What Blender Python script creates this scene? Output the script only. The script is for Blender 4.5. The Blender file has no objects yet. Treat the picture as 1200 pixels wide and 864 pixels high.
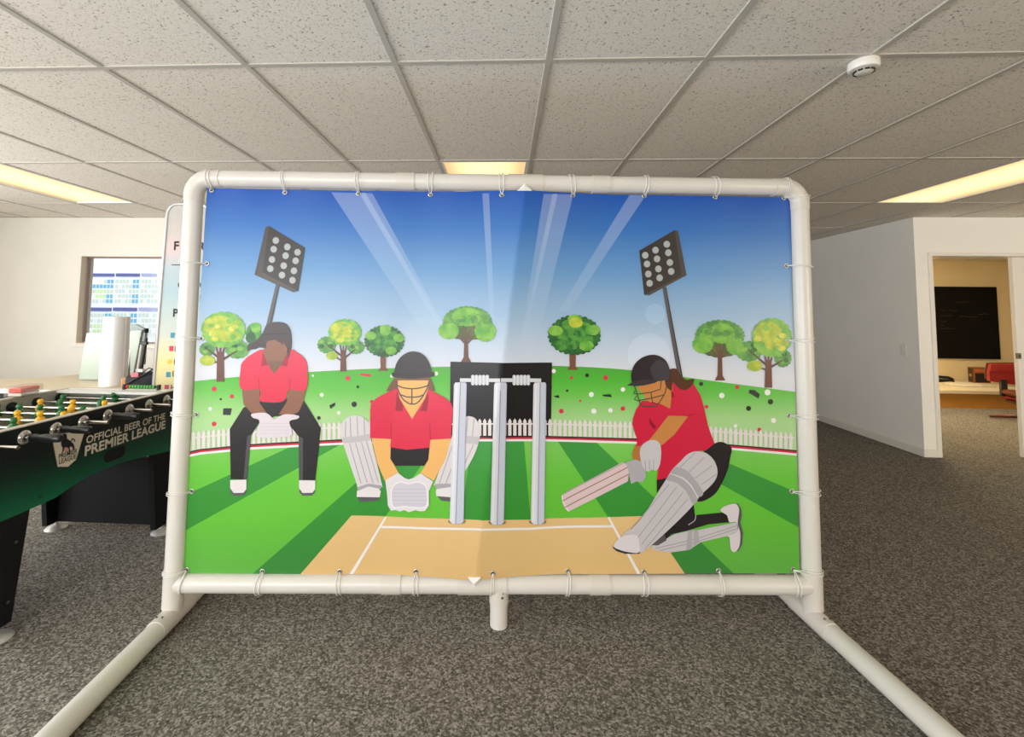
import bpy, bmesh, math, random
from mathutils import Vector, Matrix, noise
random.seed(7)
scene = bpy.context.scene
COL = scene.collection
PI = math.pi

# ------------------------------------------------------------------ camera
F, PX, PY = 548.522, 562.563, 328.815            # pixels in the 1200 x 864 frame
PITCH, YAW, ROLL = .0649070, -.0514287, .0114976
CAMZ = 1.335
def _rot(p, y, r):
    cp, sp, cy, sy, cr, sr = math.cos(p), math.sin(p), math.cos(y), math.sin(y), math.cos(r), math.sin(r)
    Ry = Matrix(((cy, 0, -sy), (0, 1, 0), (sy, 0, cy)))
    Rx = Matrix(((1, 0, 0), (0, cp, sp), (0, -sp, cp)))
    Rz = Matrix(((cr, -sr, 0), (sr, cr, 0), (0, 0, 1)))
    return Rz @ Rx @ Ry
RM = _rot(PITCH, YAW, ROLL)
RT = RM.transposed()
cam_data = bpy.data.cameras.new('camera')
cam_data.sensor_width = 36.0
cam_data.sensor_fit = 'HORIZONTAL'
cam_data.lens = F / 1200 * 36
cam_data.shift_x = (600 - PX) / 1200
cam_data.shift_y = (PY - 432) / 1200
cam_data.clip_start = .02
cam = bpy.data.objects.new('camera', cam_data)
COL.objects.link(cam)
def _b(v): return Vector((v[0], v[2], -v[1]))
cx_, cy_, cz_ = _b(RM[0]), -_b(RM[1]), -_b(RM[2])
cam.matrix_world = Matrix(((cx_.x, cy_.x, cz_.x, 0), (cx_.y, cy_.y, cz_.y, 0), (cx_.z, cy_.z, cz_.z, CAMZ), (0, 0, 0, 1)))
scene.camera = cam
O3 = Vector((0, 0, CAMZ))
def ray(u, v): return _b(RT @ Vector(((u - PX) / F, (v - PY) / F, 1)))
def onY(u, v, y): d = ray(u, v); return O3 + d * (y / d.y)
def onX(u, v, x): d = ray(u, v); return O3 + d * (x / d.x)
def onZ(u, v, z): d = ray(u, v); return O3 + d * ((z - CAMZ) / d.z)

# ------------------------------------------------------------------ world, big lights, exposure
scene.view_settings.view_transform = 'Standard'
scene.view_settings.look = 'None'
scene.view_settings.exposure = 0.27
scene.view_settings.gamma = 1.0
scene.view_settings.use_curve_mapping = False
world = bpy.data.worlds.new('daylight_sky')
scene.world = world
world.use_nodes = True
wbg = world.node_tree.nodes['Background']
wbg.inputs[0].default_value = (.93, .97, 1.0, 1)
wbg.inputs[1].default_value = 1.5
def area(name, loc, rot, sx, sy, power, color):
    l = bpy.data.lights.new(name, 'AREA'); l.shape = 'RECTANGLE'; l.size = sx; l.size_y = sy
    l.energy = power; l.color = color
    o = bpy.data.objects.new(name, l); COL.objects.link(o); o.location = loc; o.rotation_euler = rot
    return o
# added daylight lamps, unseen, at openings made behind and left of the camera
area('added_rear_daylight', (-2.6, -2.52, 1.25), (PI / 2 + .36, 0, 0), 4.2, 1.7, 128, (.96, .98, 1.0))
area('added_rear_right_fill', (6.3, -2.52, 1.25), (PI / 2 + .5, 0, 0), 4.2, 1.7, 145, (1.0, .85, .65))  # added warm fill for the right wall, floor and ceiling
area('added_left_daylight', (-5.50, .8, 1.35), (PI / 2 + .15, 0, -PI / 2), 3.6, 1.4, 136, (.96, .98, 1.0))

# ------------------------------------------------------------------ materials
def lin(c):
    c = c / 255
    return c / 12.92 if c <= .04045 else ((c + .055) / 1.055) ** 2.4
def rgb(r, g, b): return (lin(r), lin(g), lin(b), 1)
MATS = {}
def mat(name, col, rough=.5, metal=0, var=0, scale=20, bump=0, bscale=None, spec=.5, coat=0):
    if name in MATS: return MATS[name]
    m = bpy.data.materials.new(name); m.use_nodes = True
    nt = m.node_tree; b = nt.nodes['Principled BSDF']
    c = rgb(*col)
    b.inputs['Base Color'].default_value = c
    b.inputs['Roughness'].default_value = rough
    b.inputs['Metallic'].default_value = metal
    b.inputs['Specular IOR Level'].default_value = spec
    b.inputs['Coat Weight'].default_value = coat
    if var or bump:
        tc = nt.nodes.new('ShaderNodeTexCoord')
        n = nt.nodes.new('ShaderNodeTexNoise'); n.inputs['Scale'].default_value = scale; n.inputs['Detail'].default_value = 4
        nt.links.new(tc.outputs['Object'], n.inputs['Vector'])
        if var:
            r = nt.nodes.new('ShaderNodeValToRGB')
            r.color_ramp.elements[0].position = .3; r.color_ramp.elements[1].position = .7
            r.color_ramp.elements[0].color = tuple(max(0, x * (1 - var)) for x in c[:3]) + (1,)
            r.color_ramp.elements[1].color = tuple(min(1, x * (1 + var)) for x in c[:3]) + (1,)
            nt.links.new(n.outputs['Fac'], r.inputs['Fac']); nt.links.new(r.outputs['Color'], b.inputs['Base Color'])
        if bump:
            n2 = nt.nodes.new('ShaderNodeTexNoise'); n2.inputs['Scale'].default_value = bscale or scale
            nt.links.new(tc.outputs['Object'], n2.inputs['Vector'])
            bp = nt.nodes.new('ShaderNodeBump'); bp.inputs['Strength'].default_value = bump; bp.inputs['Distance'].default_value = .002
            nt.links.new(n2.outputs['Fac'], bp.inputs['Height']); nt.links.new(bp.outputs['Normal'], b.inputs['Normal'])
    MATS[name] = m
    return m
def zramp(name, stops, rough=.45, axis='Z', spec=.32, mixw=0):
    """colour printed along the object's own height; stops = [(metres, (r,g,b))]"""
    if name in MATS: return MATS[name]
    m = bpy.data.materials.new(name); m.use_nodes = True
    nt = m.node_tree; b = nt.nodes['Principled BSDF']
    tc = nt.nodes.new('ShaderNodeTexCoord'); sp = nt.nodes.new('ShaderNodeSeparateXYZ')
    nt.links.new(tc.outputs['Object'], sp.inputs[0])
    stops = sorted(stops); z0, z1 = stops[0][0], stops[-1][0]
    mr = nt.nodes.new('ShaderNodeMapRange'); mr.inputs['From Min'].default_value = z0; mr.inputs['From Max'].default_value = z1
    nt.links.new(sp.outputs[axis], mr.inputs['Value'])
    r = nt.nodes.new('ShaderNodeValToRGB'); el = r.color_ramp.elements
    while len(el) < len(stops): el.new(.5)
    for e, (z, c) in zip(el, stops): e.position = (z - z0) / (z1 - z0); e.color = rgb(*c)
    nt.links.new(mr.outputs['Result'], r.inputs['Fac'])
    out = r.outputs['Color']
    if mixw:
        mr2 = nt.nodes.new('ShaderNodeMapRange'); mr2.inputs['From Min'].default_value = 1.12; mr2.inputs['From Max'].default_value = 1.7
        mr2.inputs['To Max'].default_value = mixw
        nt.links.new(sp.outputs[axis], mr2.inputs['Value'])
        mx = nt.nodes.new('ShaderNodeMixRGB'); mx.inputs['Color2'].default_value = rgb(215, 228, 245)
        nt.links.new(mr2.outputs['Result'], mx.inputs['Fac']); nt.links.new(out, mx.inputs['Color1']); out = mx.outputs['Color']
    nt.links.new(out, b.inputs['Base Color'])
    b.inputs['Roughness'].default_value = rough; b.inputs['Specular IOR Level'].default_value = spec
    MATS[name] = m
    return m
def emit(name, col, strength):
    if name in MATS: return MATS[name]
    m = bpy.data.materials.new(name); m.use_nodes = True
    b = m.node_tree.nodes['Principled BSDF']
    b.inputs['Base Color'].default_value = (.8, .8, .8, 1)
    b.inputs['Emission Color'].default_value = (*col, 1); b.inputs['Emission Strength'].default_value = strength
    MATS[name] = m
    return m
def glass(name, tint=(1, 1, 1), refl=.05):
    m = bpy.data.materials.new(name); m.use_nodes = True
    nt = m.node_tree; out = nt.nodes['Material Output']
    t = nt.nodes.new('ShaderNodeBsdfTransparent'); t.inputs[0].default_value = (*tint, 1)
    g = nt.nodes.new('ShaderNodeBsdfGlossy'); g.inputs['Roughness'].default_value = .02
    mx = nt.nodes.new('ShaderNodeMixShader'); mx.inputs[0].default_value = refl
    nt.links.new(t.outputs[0], mx.inputs[1]); nt.links.new(g.outputs[0], mx.inputs[2]); nt.links.new(mx.outputs[0], out.inputs[0])
    MATS[name] = m
    return m

M_wall = mat('painted_plaster', (234, 229, 219), .75, var=.02, scale=3, bump=.08, bscale=90)
M_wall_lightened = mat('wall_paint_lightened', (248, 246, 241), .7, var=.015, scale=3, bump=.06, bscale=90)  # wall paint made lighter, standing in for light the right wall lacks
M_office = mat('cream_office_plaster', (246, 226, 182), .75, var=.02, scale=3)
M_trim = mat('white_gloss_trim', (238, 234, 226), .35)
M_pipe = mat('white_plastic_pipe', (216, 212, 205), .3, var=.012, scale=6)
M_sleeve = mat('white_pipe_fitting', (212, 207, 198), .32)
M_screw = mat('screw_steel', (90, 88, 84), .4, .8)
M_chrome = mat('chrome', (215, 213, 208), .18, 1)
M_black = mat('black_laminate', (14, 14, 17), .6, spec=.25)
M_blackp = mat('black_plastic', (20, 20, 22), .35)
M_cord = mat('white_elastic_cord', (232, 230, 226), .6)
M_steel = mat('grommet_steel', (200, 198, 195), .3, .9)

def carpet():
    m = bpy.data.materials.new('speckled_carpet'); m.use_nodes = True
    nt = m.node_tree; b = nt.nodes['Principled BSDF']
    tc = nt.nodes.new('ShaderNodeTexCoord')
    mp = nt.nodes.new('ShaderNodeMapping'); mp.inputs['Scale'].default_value = (1, 1, 1)
    nt.links.new(tc.outputs['Object'], mp.inputs[0])
    n = nt.nodes.new('ShaderNodeTexNoise'); n.inputs['Scale'].default_value = 120; n.inputs['Detail'].default_value = 6; n.inputs['Roughness'].default_value = .78
    n2 = nt.nodes.new('ShaderNodeTexNoise'); n2.inputs['Scale'].default_value = 2.2; n2.inputs['Detail'].default_value = 3
    nt.links.new(mp.outputs[0], n.inputs['Vector']); nt.links.new(mp.outputs[0], n2.inputs['Vector'])
    r = nt.nodes.new('ShaderNodeValToRGB'); el = r.color_ramp.elements
    el[0].position = .39; el[0].color = rgb(52, 50, 47); el[1].position = .61; el[1].color = rgb(186, 182, 174)
    e = el.new(.5); e.color = rgb(115, 110, 102)
    vo = nt.nodes.new('ShaderNodeTexVoronoi'); vo.inputs['Scale'].default_value = 135
    nz = nt.nodes.new('ShaderNodeTexNoise'); nz.inputs['Scale'].default_value = 60; nz.inputs['Detail'].default_value = 2
    dv = nt.nodes.new('ShaderNodeMixRGB'); dv.inputs[0].default_value = .012
    nt.links.new(mp.outputs[0], nz.inputs['Vector']); nt.links.new(mp.outputs[0], dv.inputs[1]); nt.links.new(nz.outputs['Color'], dv.inputs[2]); nt.links.new(dv.outputs[0], vo.inputs['Vector'])
    sx = nt.nodes.new('ShaderNodeSeparateColor'); nt.links.new(vo.outputs['Color'], sx.inputs[0])
    vr = nt.nodes.new('ShaderNodeMapRange'); vr.inputs['To Min'].default_value = .39; vr.inputs['To Max'].default_value = .61; nt.links.new(sx.outputs[0], vr.inputs['Value'])
    av = nt.nodes.new('ShaderNodeMixRGB'); av.inputs[0].default_value = .6; nt.links.new(n.outputs['Fac'], av.inputs[1]); nt.links.new(vr.outputs[0], av.inputs[2])
    nt.links.new(av.outputs[0], r.inputs['Fac'])
    r2 = nt.nodes.new('ShaderNodeValToRGB')
    r2.color_ramp.elements[0].color = (.86, .86, .86, 1); r2.color_ramp.elements[1].color = (1.06, 1.05, 1.03, 1)
    nt.links.new(n2.outputs['Fac'], r2.inputs['Fac'])
    mx = nt.nodes.new('ShaderNodeMixRGB'); mx.blend_type = 'MULTIPLY'; mx.inputs[0].default_value = 1
    nt.links.new(r.outputs[0], mx.inputs[1]); nt.links.new(r2.outputs[0], mx.inputs[2]); nt.links.new(mx.outputs[0], b.inputs['Base Color'])
    bp = nt.nodes.new('ShaderNodeBump'); bp.inputs['Strength'].default_value = .35; bp.inputs['Distance'].default_value = .003
    nt.links.new(n.outputs['Fac'], bp.inputs['Height']); nt.links.new(bp.outputs[0], b.inputs['Normal'])
    b.inputs['Roughness'].default_value = .95; b.inputs['Specular IOR Level'].default_value = .1
    return m
def tile_mat():
    m = bpy.data.materials.new('fissured_mineral_tile'); m.use_nodes = True
    nt = m.node_tree; b = nt.nodes['Principled BSDF']
    tc = nt.nodes.new('ShaderNodeTexCoord'); oi = nt.nodes.new('ShaderNodeObjectInfo')
    ad = nt.nodes.new('ShaderNodeVectorMath'); ad.operation = 'ADD'
    sc = nt.nodes.new('ShaderNodeVectorMath'); sc.operation = 'SCALE'; sc.inputs['Scale'].default_value = 3.1
    nt.links.new(oi.outputs['Location'], sc.inputs[0])
    nt.links.new(tc.outputs['Object'], ad.inputs[0]); nt.links.new(sc.outputs[0], ad.inputs[1])
    n = nt.nodes.new('ShaderNodeTexNoise'); n.inputs['Scale'].default_value = 95; n.inputs['Detail'].default_value = 3
    nt.links.new(ad.outputs[0], n.inputs['Vector'])
    r = nt.nodes.new('ShaderNodeValToRGB'); el = r.color_ramp.elements
    el[0].position = .32; el[0].color = rgb(160, 150, 136); el[1].position = .38; el[1].color = rgb(240, 233, 222)
    nt.links.new(n.outputs['Fac'], r.inputs['Fac'])
    n3 = nt.nodes.new('ShaderNodeTexNoise'); n3.inputs['Scale'].default_value = 160; n3.inputs['Detail'].default_value = 1
    nt.links.new(ad.outputs[0], n3.inputs['Vector'])
    r3 = nt.nodes.new('ShaderNodeValToRGB'); e3 = r3.color_ramp.elements
    e3[0].position = .25; e3[0].color = (.72, .71, .69, 1); e3[1].position = .45; e3[1].color = (1, 1, 1, 1)
    nt.links.new(n3.outputs['Fac'], r3.inputs['Fac'])
    mx = nt.nodes.new('ShaderNodeMixRGB'); mx.blend_type = 'MULTIPLY'; mx.inputs[0].default_value = 1
    nt.links.new(r.outputs[0], mx.inputs[1]); nt.links.new(r3.outputs[0], mx.inputs[2])
    nt.links.new(mx.outputs[0], b.inputs['Base Color'])
    bp = nt.nodes.new('ShaderNodeBump'); bp.inputs['Strength'].default_value = .4; bp.inputs['Distance'].default_value = .002
    nt.links.new(mx.outputs[0], bp.inputs['Height']); nt.links.new(bp.outputs[0], b.inputs['Normal'])
    b.inputs['Roughness'].default_value = .9; b.inputs['Specular IOR Level'].default_value = .2
    return m
M_carpet = carpet(); M_tile = tile_mat()
M_tee = mat('grey_ceiling_tee', (192, 187, 177), .5)

# ------------------------------------------------------------------ mesh helpers
def finish(bm, name, mats, parent=None, smooth=False, recalc=True):
    if recalc: bmesh.ops.recalc_face_normals(bm, faces=bm.faces)
    me = bpy.data.meshes.new(name); bm.to_mesh(me); bm.free()
    if smooth is not False:
        for p in me.polygons: p.use_smooth = True
        if smooth is not True: me.set_sharp_from_angle(angle=math.radians(smooth))
    for m in (mats if isinstance(mats, (list, tuple)) else [mats]): me.materials.append(m)
    o = bpy.data.objects.new(name, me); COL.objects.link(o)
    if parent is not None: o.parent = parent
    return o
def box(bm, x0, x1, y0, y1, z0, z1, bev=0, mi=0):
    r = bmesh.ops.create_cube(bm, size=1)
    bmesh.ops.scale(bm, vec=(x1 - x0, y1 - y0, z1 - z0), verts=r['verts'])
    bmesh.ops.translate(bm, vec=((x0 + x1) / 2, (y0 + y1) / 2, (z0 + z1) / 2), verts=r['verts'])
    fs = set(f for v in r['verts'] for f in v.link_faces)
    for f in fs: f.material_index = mi
    if bev:
        es = list(set(e for v in r['verts'] for e in v.link_edges))
        bmesh.ops.bevel(bm, geom=es, offset=bev, segments=2, affect='EDGES', profile=.5)
def tube(bm, pts, rad, seg=12, cap=True, closed=False, mi=0):
    pts = [Vector(p) for p in pts]; n = len(pts)
    rads = rad if isinstance(rad, (list, tuple)) else [rad] * n
    rings = []; up = None
    for i, p in enumerate(pts):
        a = pts[(i - 1) % n] if (closed or i > 0) else p
        b = pts[(i + 1) % n] if (closed or i < n - 1) else p
        t = (b - a).normalized()
        if up is None:
            up = Vector((0, 0, 1)) if abs(t.z) < .9 else Vector((1, 0, 0))
        s = t.cross(up)
        if s.length < 1e-5: s = t.cross(Vector((0, 1, 0)))
        s.normalize(); up = s.cross(t).normalized()
        rings.append([bm.verts.new(p + (s * math.cos(2 * PI * k / seg) + up * math.sin(2 * PI * k / seg)) * rads[i]) for k in range(seg)])
    m = n if closed else n - 1
    for i in range(m):
        A, B = rings[i], rings[(i + 1) % n]
        for k in range(seg):
            f = bm.faces.new((A[k], A[(k + 1) % seg], B[(k + 1) % seg], B[k])); f.material_index = mi
    if cap and not closed:
        bm.faces.new(rings[0]).material_index = mi; bm.faces.new(rings[-1]).material_index = mi
def lathe(bm, prof, c=(0, 0, 0), seg=24, axis='Z', mi=0):
    c = Vector(c); rings = []
    def place(r, h, a):
        x, y = r * math.cos(a), r * math.sin(a)
        return c + (Vector((x, y, h)) if axis == 'Z' else Vector((h, x, y)) if axis == 'X' else Vector((x, h, y)))
    for r, h in prof:
        rings.append([bm.verts.new(place(max(r, 1e-4), h, 2 * PI * k / seg)) for k in range(seg)])
    for A, B in zip(rings, rings[1:]):
        for k in range(seg):
            bm.faces.new((A[k], A[(k + 1) % seg], B[(k + 1) % seg], B[k])).material_index = mi
    bm.faces.new(rings[0]).material_index = mi; bm.faces.new(rings[-1]).material_index = mi
def prism(bm, pts, axis, a, b, mi=0):
    """outline pts (2-d) extruded along axis from a to b; X: (y,z)  Y: (x,z)  Z: (x,y)"""
    def P(p, t):
        return (t, p[0], p[1]) if axis == 'X' else (p[0], t, p[1]) if axis == 'Y' else (p[0], p[1], t)
    A = [bm.verts.new(P(p, a)) for p in pts]; B = [bm.verts.new(P(p, b)) for p in pts]
    n = len(pts)
    for f in (bm.faces.new(A), bm.faces.new(B)): f.material_index = mi
    for i in range(n): bm.faces.new((A[i], A[(i + 1) % n], B[(i + 1) % n], B[i])).material_index = mi
def part_box(name, dims, m, parent, bev=0):
    bm = bmesh.new(); box(bm, *dims, bev=bev); return finish(bm, name, m, parent)
def tag(o, label, cat=None, group=None, kind=None):
    o['label'] = label
    if cat: o['category'] = cat
    if group: o['group'] = group
    if kind: o['kind'] = kind
    return o
def empty(name, loc=(0, 0, 0), rz=0, label=None, cat=None, group=None, kind=None):
    o = bpy.data.objects.new(name, None); COL.objects.link(o); o.location = loc; o.rotation_euler = (0, 0, rz)
    o.empty_display_size = .1
    if label: tag(o, label, cat, group, kind)
    return o
def adopt(o, parent):
    o.parent = parent; o.matrix_parent_inverse = Matrix(); return o
def text_bm(bm, s, M, width=None, height=None, bold=.0, mi=0, shear=0):
    cu = bpy.data.curves.new('t', 'FONT'); cu.body = s; cu.offset = bold; cu.resolution_u = 3; cu.size = 1; cu.shear = shear
    ob = bpy.data.objects.new('t', cu); COL.objects.link(ob)
    dg = bpy.context.evaluated_depsgraph_get(); dg.update()
    me = bpy.data.meshes.new_from_object(ob.evaluated_get(dg))
    bpy.data.objects.remove(ob); bpy.data.curves.remove(cu)
    xs = [v.co.x for v in me.vertices]; ys = [v.co.y for v in me.vertices]
    x0, x1, y0, y1 = min(xs), max(xs), 0, max(ys)
    sx = width / (x1 - x0) if width else None; sy = height / (y1 - y0) if height else None
    sx = sx or sy; sy = sy or sx
    vs = [bm.verts.new(M @ Vector(((v.co.x - x0) * sx, v.co.y * sy, 0))) for v in me.vertices]
    for p in me.polygons:
        try: bm.faces.new([vs[i] for i in p.vertices]).material_index = mi
        except ValueError: pass
    bpy.data.meshes.remove(me)

# ------------------------------------------------------------------ the room
CZ = 2.302
XL, XR, YB, YF, YS = -5.62, 9.4, -2.6, 8.45, 4.83
XC, YO = 4.0, 4.75                         # corner of the office block
def struct(name, dims_list, m, label, cat, bev=0):
    bm = bmesh.new()
    for d in dims_list: box(bm, *d, bev=bev)
    return tag(finish(bm, name, m), label, cat, kind='structure')
struct('floor', [(XL - .1, XR + .1, YB - .1, YF + .1, -.12, 0)], M_carpet, 'grey speckled loop pile office carpet', 'floor')
# wall with the street window (left of the banner)
WX0, WX1, WZ0, WZ1 = -4.592, -3.25, .93, 1.885
WE = -.2
struct('wall_back', [(XL - .1, WX0, YS, YS + .16, 0, CZ), (WX1, WE, YS, YS + .16, 0, CZ), (WX0, WX1, YS, YS + .16, 0, WZ0), (WX0, WX1, YS, YS + .16, WZ1, CZ),
                     (WE - .12, WE, YS + .16, YF, 0, CZ), (WE, XC, YF, YF + .12, 0, CZ)], M_wall, 'cream painted wall with the street window, left of the banner', 'wall')
struct('wall_left', [(XL - .12, XL, YB, -1.05, 0, CZ), (XL - .12, XL, 2.65, YS, 0, CZ), (XL - .12, XL, -1.05, 2.65, 0, .62), (XL - .12, XL, -1.05, 2.65, 2.08, CZ)], M_wall, 'cream side wall with an added wide window opening, outside the picture at left', 'wall')  # opening added to go with the left daylight lamp
struct('wall_front', [(XL, -4.75, YB - .12, YB, 0, CZ), (-.45, 4.15, YB - .12, YB, 0, CZ), (8.45, XR, YB - .12, YB, 0, CZ), (-4.75, -.45, YB - .12, YB, 0, .38), (-4.75, -.45, YB - .12, YB, 2.12, CZ), (4.15, 8.45, YB - .12, YB, 0, .38), (4.15, 8.45, YB - .12, YB, 2.12, CZ)], M_wall, 'cream wall with added window openings behind the viewer', 'wall')  # openings added to go with the rear daylight lamps
struct('wall_side', [(XR, XR + .12, YB, YF + .1, 0, CZ)], M_wall, 'far right outer wall of the office', 'wall')
DX0, DX1, DZ = 4.145, 5.06, 1.925
struct('wall_right', [(XC, XC + .1, YO, YF, 0, CZ), (XC + .1, DX0, YO, YO + .1, 0, CZ), (DX1, XR, YO, YO + .022, 0, CZ), (DX1, XR, YO + .078, YO + .1, 0, CZ), (DX0, DX1, YO, YO + .1, DZ, CZ)], M_wall_lightened,
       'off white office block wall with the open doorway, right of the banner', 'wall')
struct('wall_office', [(XC + .1, XR, YF, YF + .12, 0, CZ)], M_office, 'warm cream wall inside the small office behind the blackboard', 'wall')
struct('baseboard_right', [(XC - .014, XC, YO - .014, YF, 0, .075), (XC, DX0 - .031, YO - .014, YO, 0, .075)], M_trim, 'white baseboard along the office block wall', 'baseboard', bev=.003)
struct('baseboard_back', [(XL, WE, YS - .014, YS, 0, .075)], M_trim, 'white baseboard along the window wall', 'baseboard', bev=.003)
struct('trim_1', [(DX0 - .03, DX0 + .010, YO - .012, YO + .112, 0, DZ - .006), (DX0 - .03, DX1 + .04, YO - .012, YO + .112, DZ - .006, DZ + .03), (DX1 - .012, DX1 + .04, YO - .012, YO + .022, 0, DZ - .006), (DX1 - .012, DX1 + .04, YO + .078, YO + .112, 0, DZ - .006)], M_trim, 'white door frame around the office doorway', 'door frame', bev=.004)

# suspended ceiling : slab, tees, tiles
ceil = struct('ceiling', [(XL - .12, XR + .12, YB - .12, YF + .12, CZ + .06, CZ + .14)], mat('ceiling_slab', (150, 146, 138), .9), 'suspended ceiling of fissured white tiles in a grey metal grid', 'ceiling')
GX0, GY0 = .164, 1.762
lights_at = {(-1, 1), (5, 1), (-7, 1), (-1, -2), (5, -2), (-7, -2)}
def cell(i, j): return GX0 + .6 * i, GY0 + 1.2 * j
bm = bmesh.new(); box(bm, .008, .592, .008, 1.192, .004, .02, bev=.002); tile0 = finish(bm, 'ceiling_tile', M_tile, ceil)
tile_me = tile0.data; first = True
i0, i1 = math.floor((XL - GX0) / .6), math.floor((XR - GX0) / .6)
j0, j1 = math.floor((YB - GY0) / 1.2), math.floor((YF - GY0) / 1.2)
for i in range(i0, i1 + 1):
    for j in range(j0, j1 + 1):
        x, y = cell(i, j)
        if (i, j) in lights_at or y > YS + .1 and x + .6 < WE: continue
        if first: t = tile0; first = False
        else: t = bpy.data.objects.new('ceiling_tile', tile_me); COL.objects.link(t); t.parent = ceil
        t.location = (x, y, CZ)
bm = bmesh.new(); box(bm, -.012, .012, YB, YF, -.001, .012, bev=.001); tee0 = finish(bm, 'grid_bar', M_tee, ceil); tee0.location = (GX0 + .6 * i0, 0, CZ)
for i in range(i0 + 1, i1 + 1):
    t = bpy.data.objects.new('grid_bar', tee0.data); COL.objects.link(t); t.parent = ceil; t.location = (GX0 + .6 * i, 0, CZ)
bm = bmesh.new(); box(bm, XL, XR, -.012, .012, -.0005, .012, bev=.001); cr0 = finish(bm, 'grid_cross_bar', M_tee, ceil); cr0.location = (0, GY0 + 1.2 * j0, CZ)
for j in range(j0 + 1, j1 + 1):
    t = bpy.data.objects.new('grid_cross_bar', cr0.data); COL.objects.link(t); t.parent = ceil; t.location = (0, GY0 + 1.2 * j, CZ)

# troffer lights
def diffuser_mat():
    m = bpy.data.materials.new('warm_prismatic_diffuser'); m.use_nodes = True
    nt = m.node_tree; b = nt.nodes['Principled BSDF']
    tc = nt.nodes.new('ShaderNodeTexCoord'); sp = nt.nodes.new('ShaderNodeSeparateXYZ'); nt.links.new(tc.outputs['Object'], sp.inputs[0])
    ab = nt.nodes.new('ShaderNodeMath'); ab.operation = 'ABSOLUTE'; nt.links.new(sp.outputs['X'], ab.inputs[0])
    mr = nt.nodes.new('ShaderNodeMapRange'); mr.inputs['From Max'].default_value = .27; nt.links.new(ab.outputs[0], mr.inputs['Value'])
    r = nt.nodes.new('ShaderNodeValToRGB'); el = r.color_ramp.elements
    el[0].position = .0; el[0].color = (1, .80, .42, 1); el[1].position = 1; el[1].color = (.62, .40, .17, 1)
    e = el.new(.45); e.color = (1, .76, .38, 1)
    nt.links.new(mr.outputs[0], r.inputs['Fac']); nt.links.new(r.outputs[0], b.inputs['Emission Color'])
    b.inputs['Emission Strength'].default_value = 1.15; b.inputs['Base Color'].default_value = (.25, .22, .17, 1)
    return m
M_diff = diffuser_mat()
def troffer(i, j, label):
    x, y = cell(i, j)
    r = empty('ceiling_light', (x + .3, y + .6, CZ), 0, label, 'ceiling light', 'recessed fluorescent ceiling lights')
    bm = bmesh.new()
    for d in ((-.288, -.27, -.588, .588), (.27, .288, -.588, .588), (-.27, .27, -.588, -.57), (-.27, .27, .57, .588)): box(bm, *d, .001, .05)
    finish(bm, 'light_frame', M_trim, r)
    bm = bmesh.new(); box(bm, -.27, .27, -.57, .57, .012, .02); finish(bm, 'diffuser', M_diff, r)
    bm = bmesh.new(); box(bm, -.285, .285, -.585, .585, .04, .055); finish(bm, 'housing', M_trim, r)
    return r
troffer(-1, 1, 'warm recessed ceiling light just above the middle of the banner frame')
troffer(5, 1, 'warm recessed ceiling light at the right above the office doorway side')
troffer(-7, 1, 'warm recessed ceiling light at the left near the street window')
troffer(-1, -2, 'added unseen warm ceiling light behind the viewer in the middle')  # these unseen troffers behind the camera are added to light the room
troffer(5, -2, 'added unseen warm ceiling light behind the viewer at right')
troffer(-7, -2, 'added unseen warm ceiling light behind the viewer at left')
r = empty('ceiling_light', (5.6, 6.8, CZ), 0, 'warm ceiling light inside the small office', 'ceiling light')
part_box('diffuser', (-.5, .5, -.25, .25, -.03, -.012), emit('office_diffuser', (1.0, .80, .50), 36), r)
part_box('light_frame', (-.52, .52, -.27, .27, -.012, .0), M_trim, r)

# smoke detector
r = empty('smoke_detector', (1.363, 1.80, CZ - .001), 0, 'white round smoke detector on the ceiling grid', 'smoke detector')
bm = bmesh.new(); lathe(bm, [(.048, 0), (.050, -.004), (.050, -.027), (.047, -.032), (.043, -.033)], seg=40); finish(bm, 'detector_body', M_trim, r, 40)
bm = bmesh.new(); lathe(bm, [(.041, -.031), (.041, -.034), (.034, -.036)], seg=40); finish(bm, 'inner_ring', M_sleeve, r, 40)
bm = bmesh.new(); lathe(bm, [(.034, -.033), (.032, -.040), (.024, -.047), (.008, -.049)], seg=32); finish(bm, 'sensor_cap', M_sleeve, r, 40)
for k in range(10):
    a = 2 * PI * k / 10
    bm = bmesh.new(); box(bm, -.008, .008, -.0015, .0015, -.003, .003)
    o = finish(bm, 'sensor_slot', M_blackp, r); o.location = (.0325 * math.cos(a), .0325 * math.sin(a), -.0405); o.rotation_euler = (0, 0, a + PI / 2)

# light switch on the corridor side wall
p = onX(1059, 410, XC)
r = empty('light_switch', (XC, p.y, p.z), 0, 'white light switch plate on the wall beside the office doorway', 'light switch')
part_box('switch_plate', (-.010, 0, -.036, .036, -.058, .058), M_trim, r, .003)
for dz in (-.02, .02): part_box('rocker', (-.014, -.008, -.011, .011, dz - .012, dz + .012), M_trim, r, .002)

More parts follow.
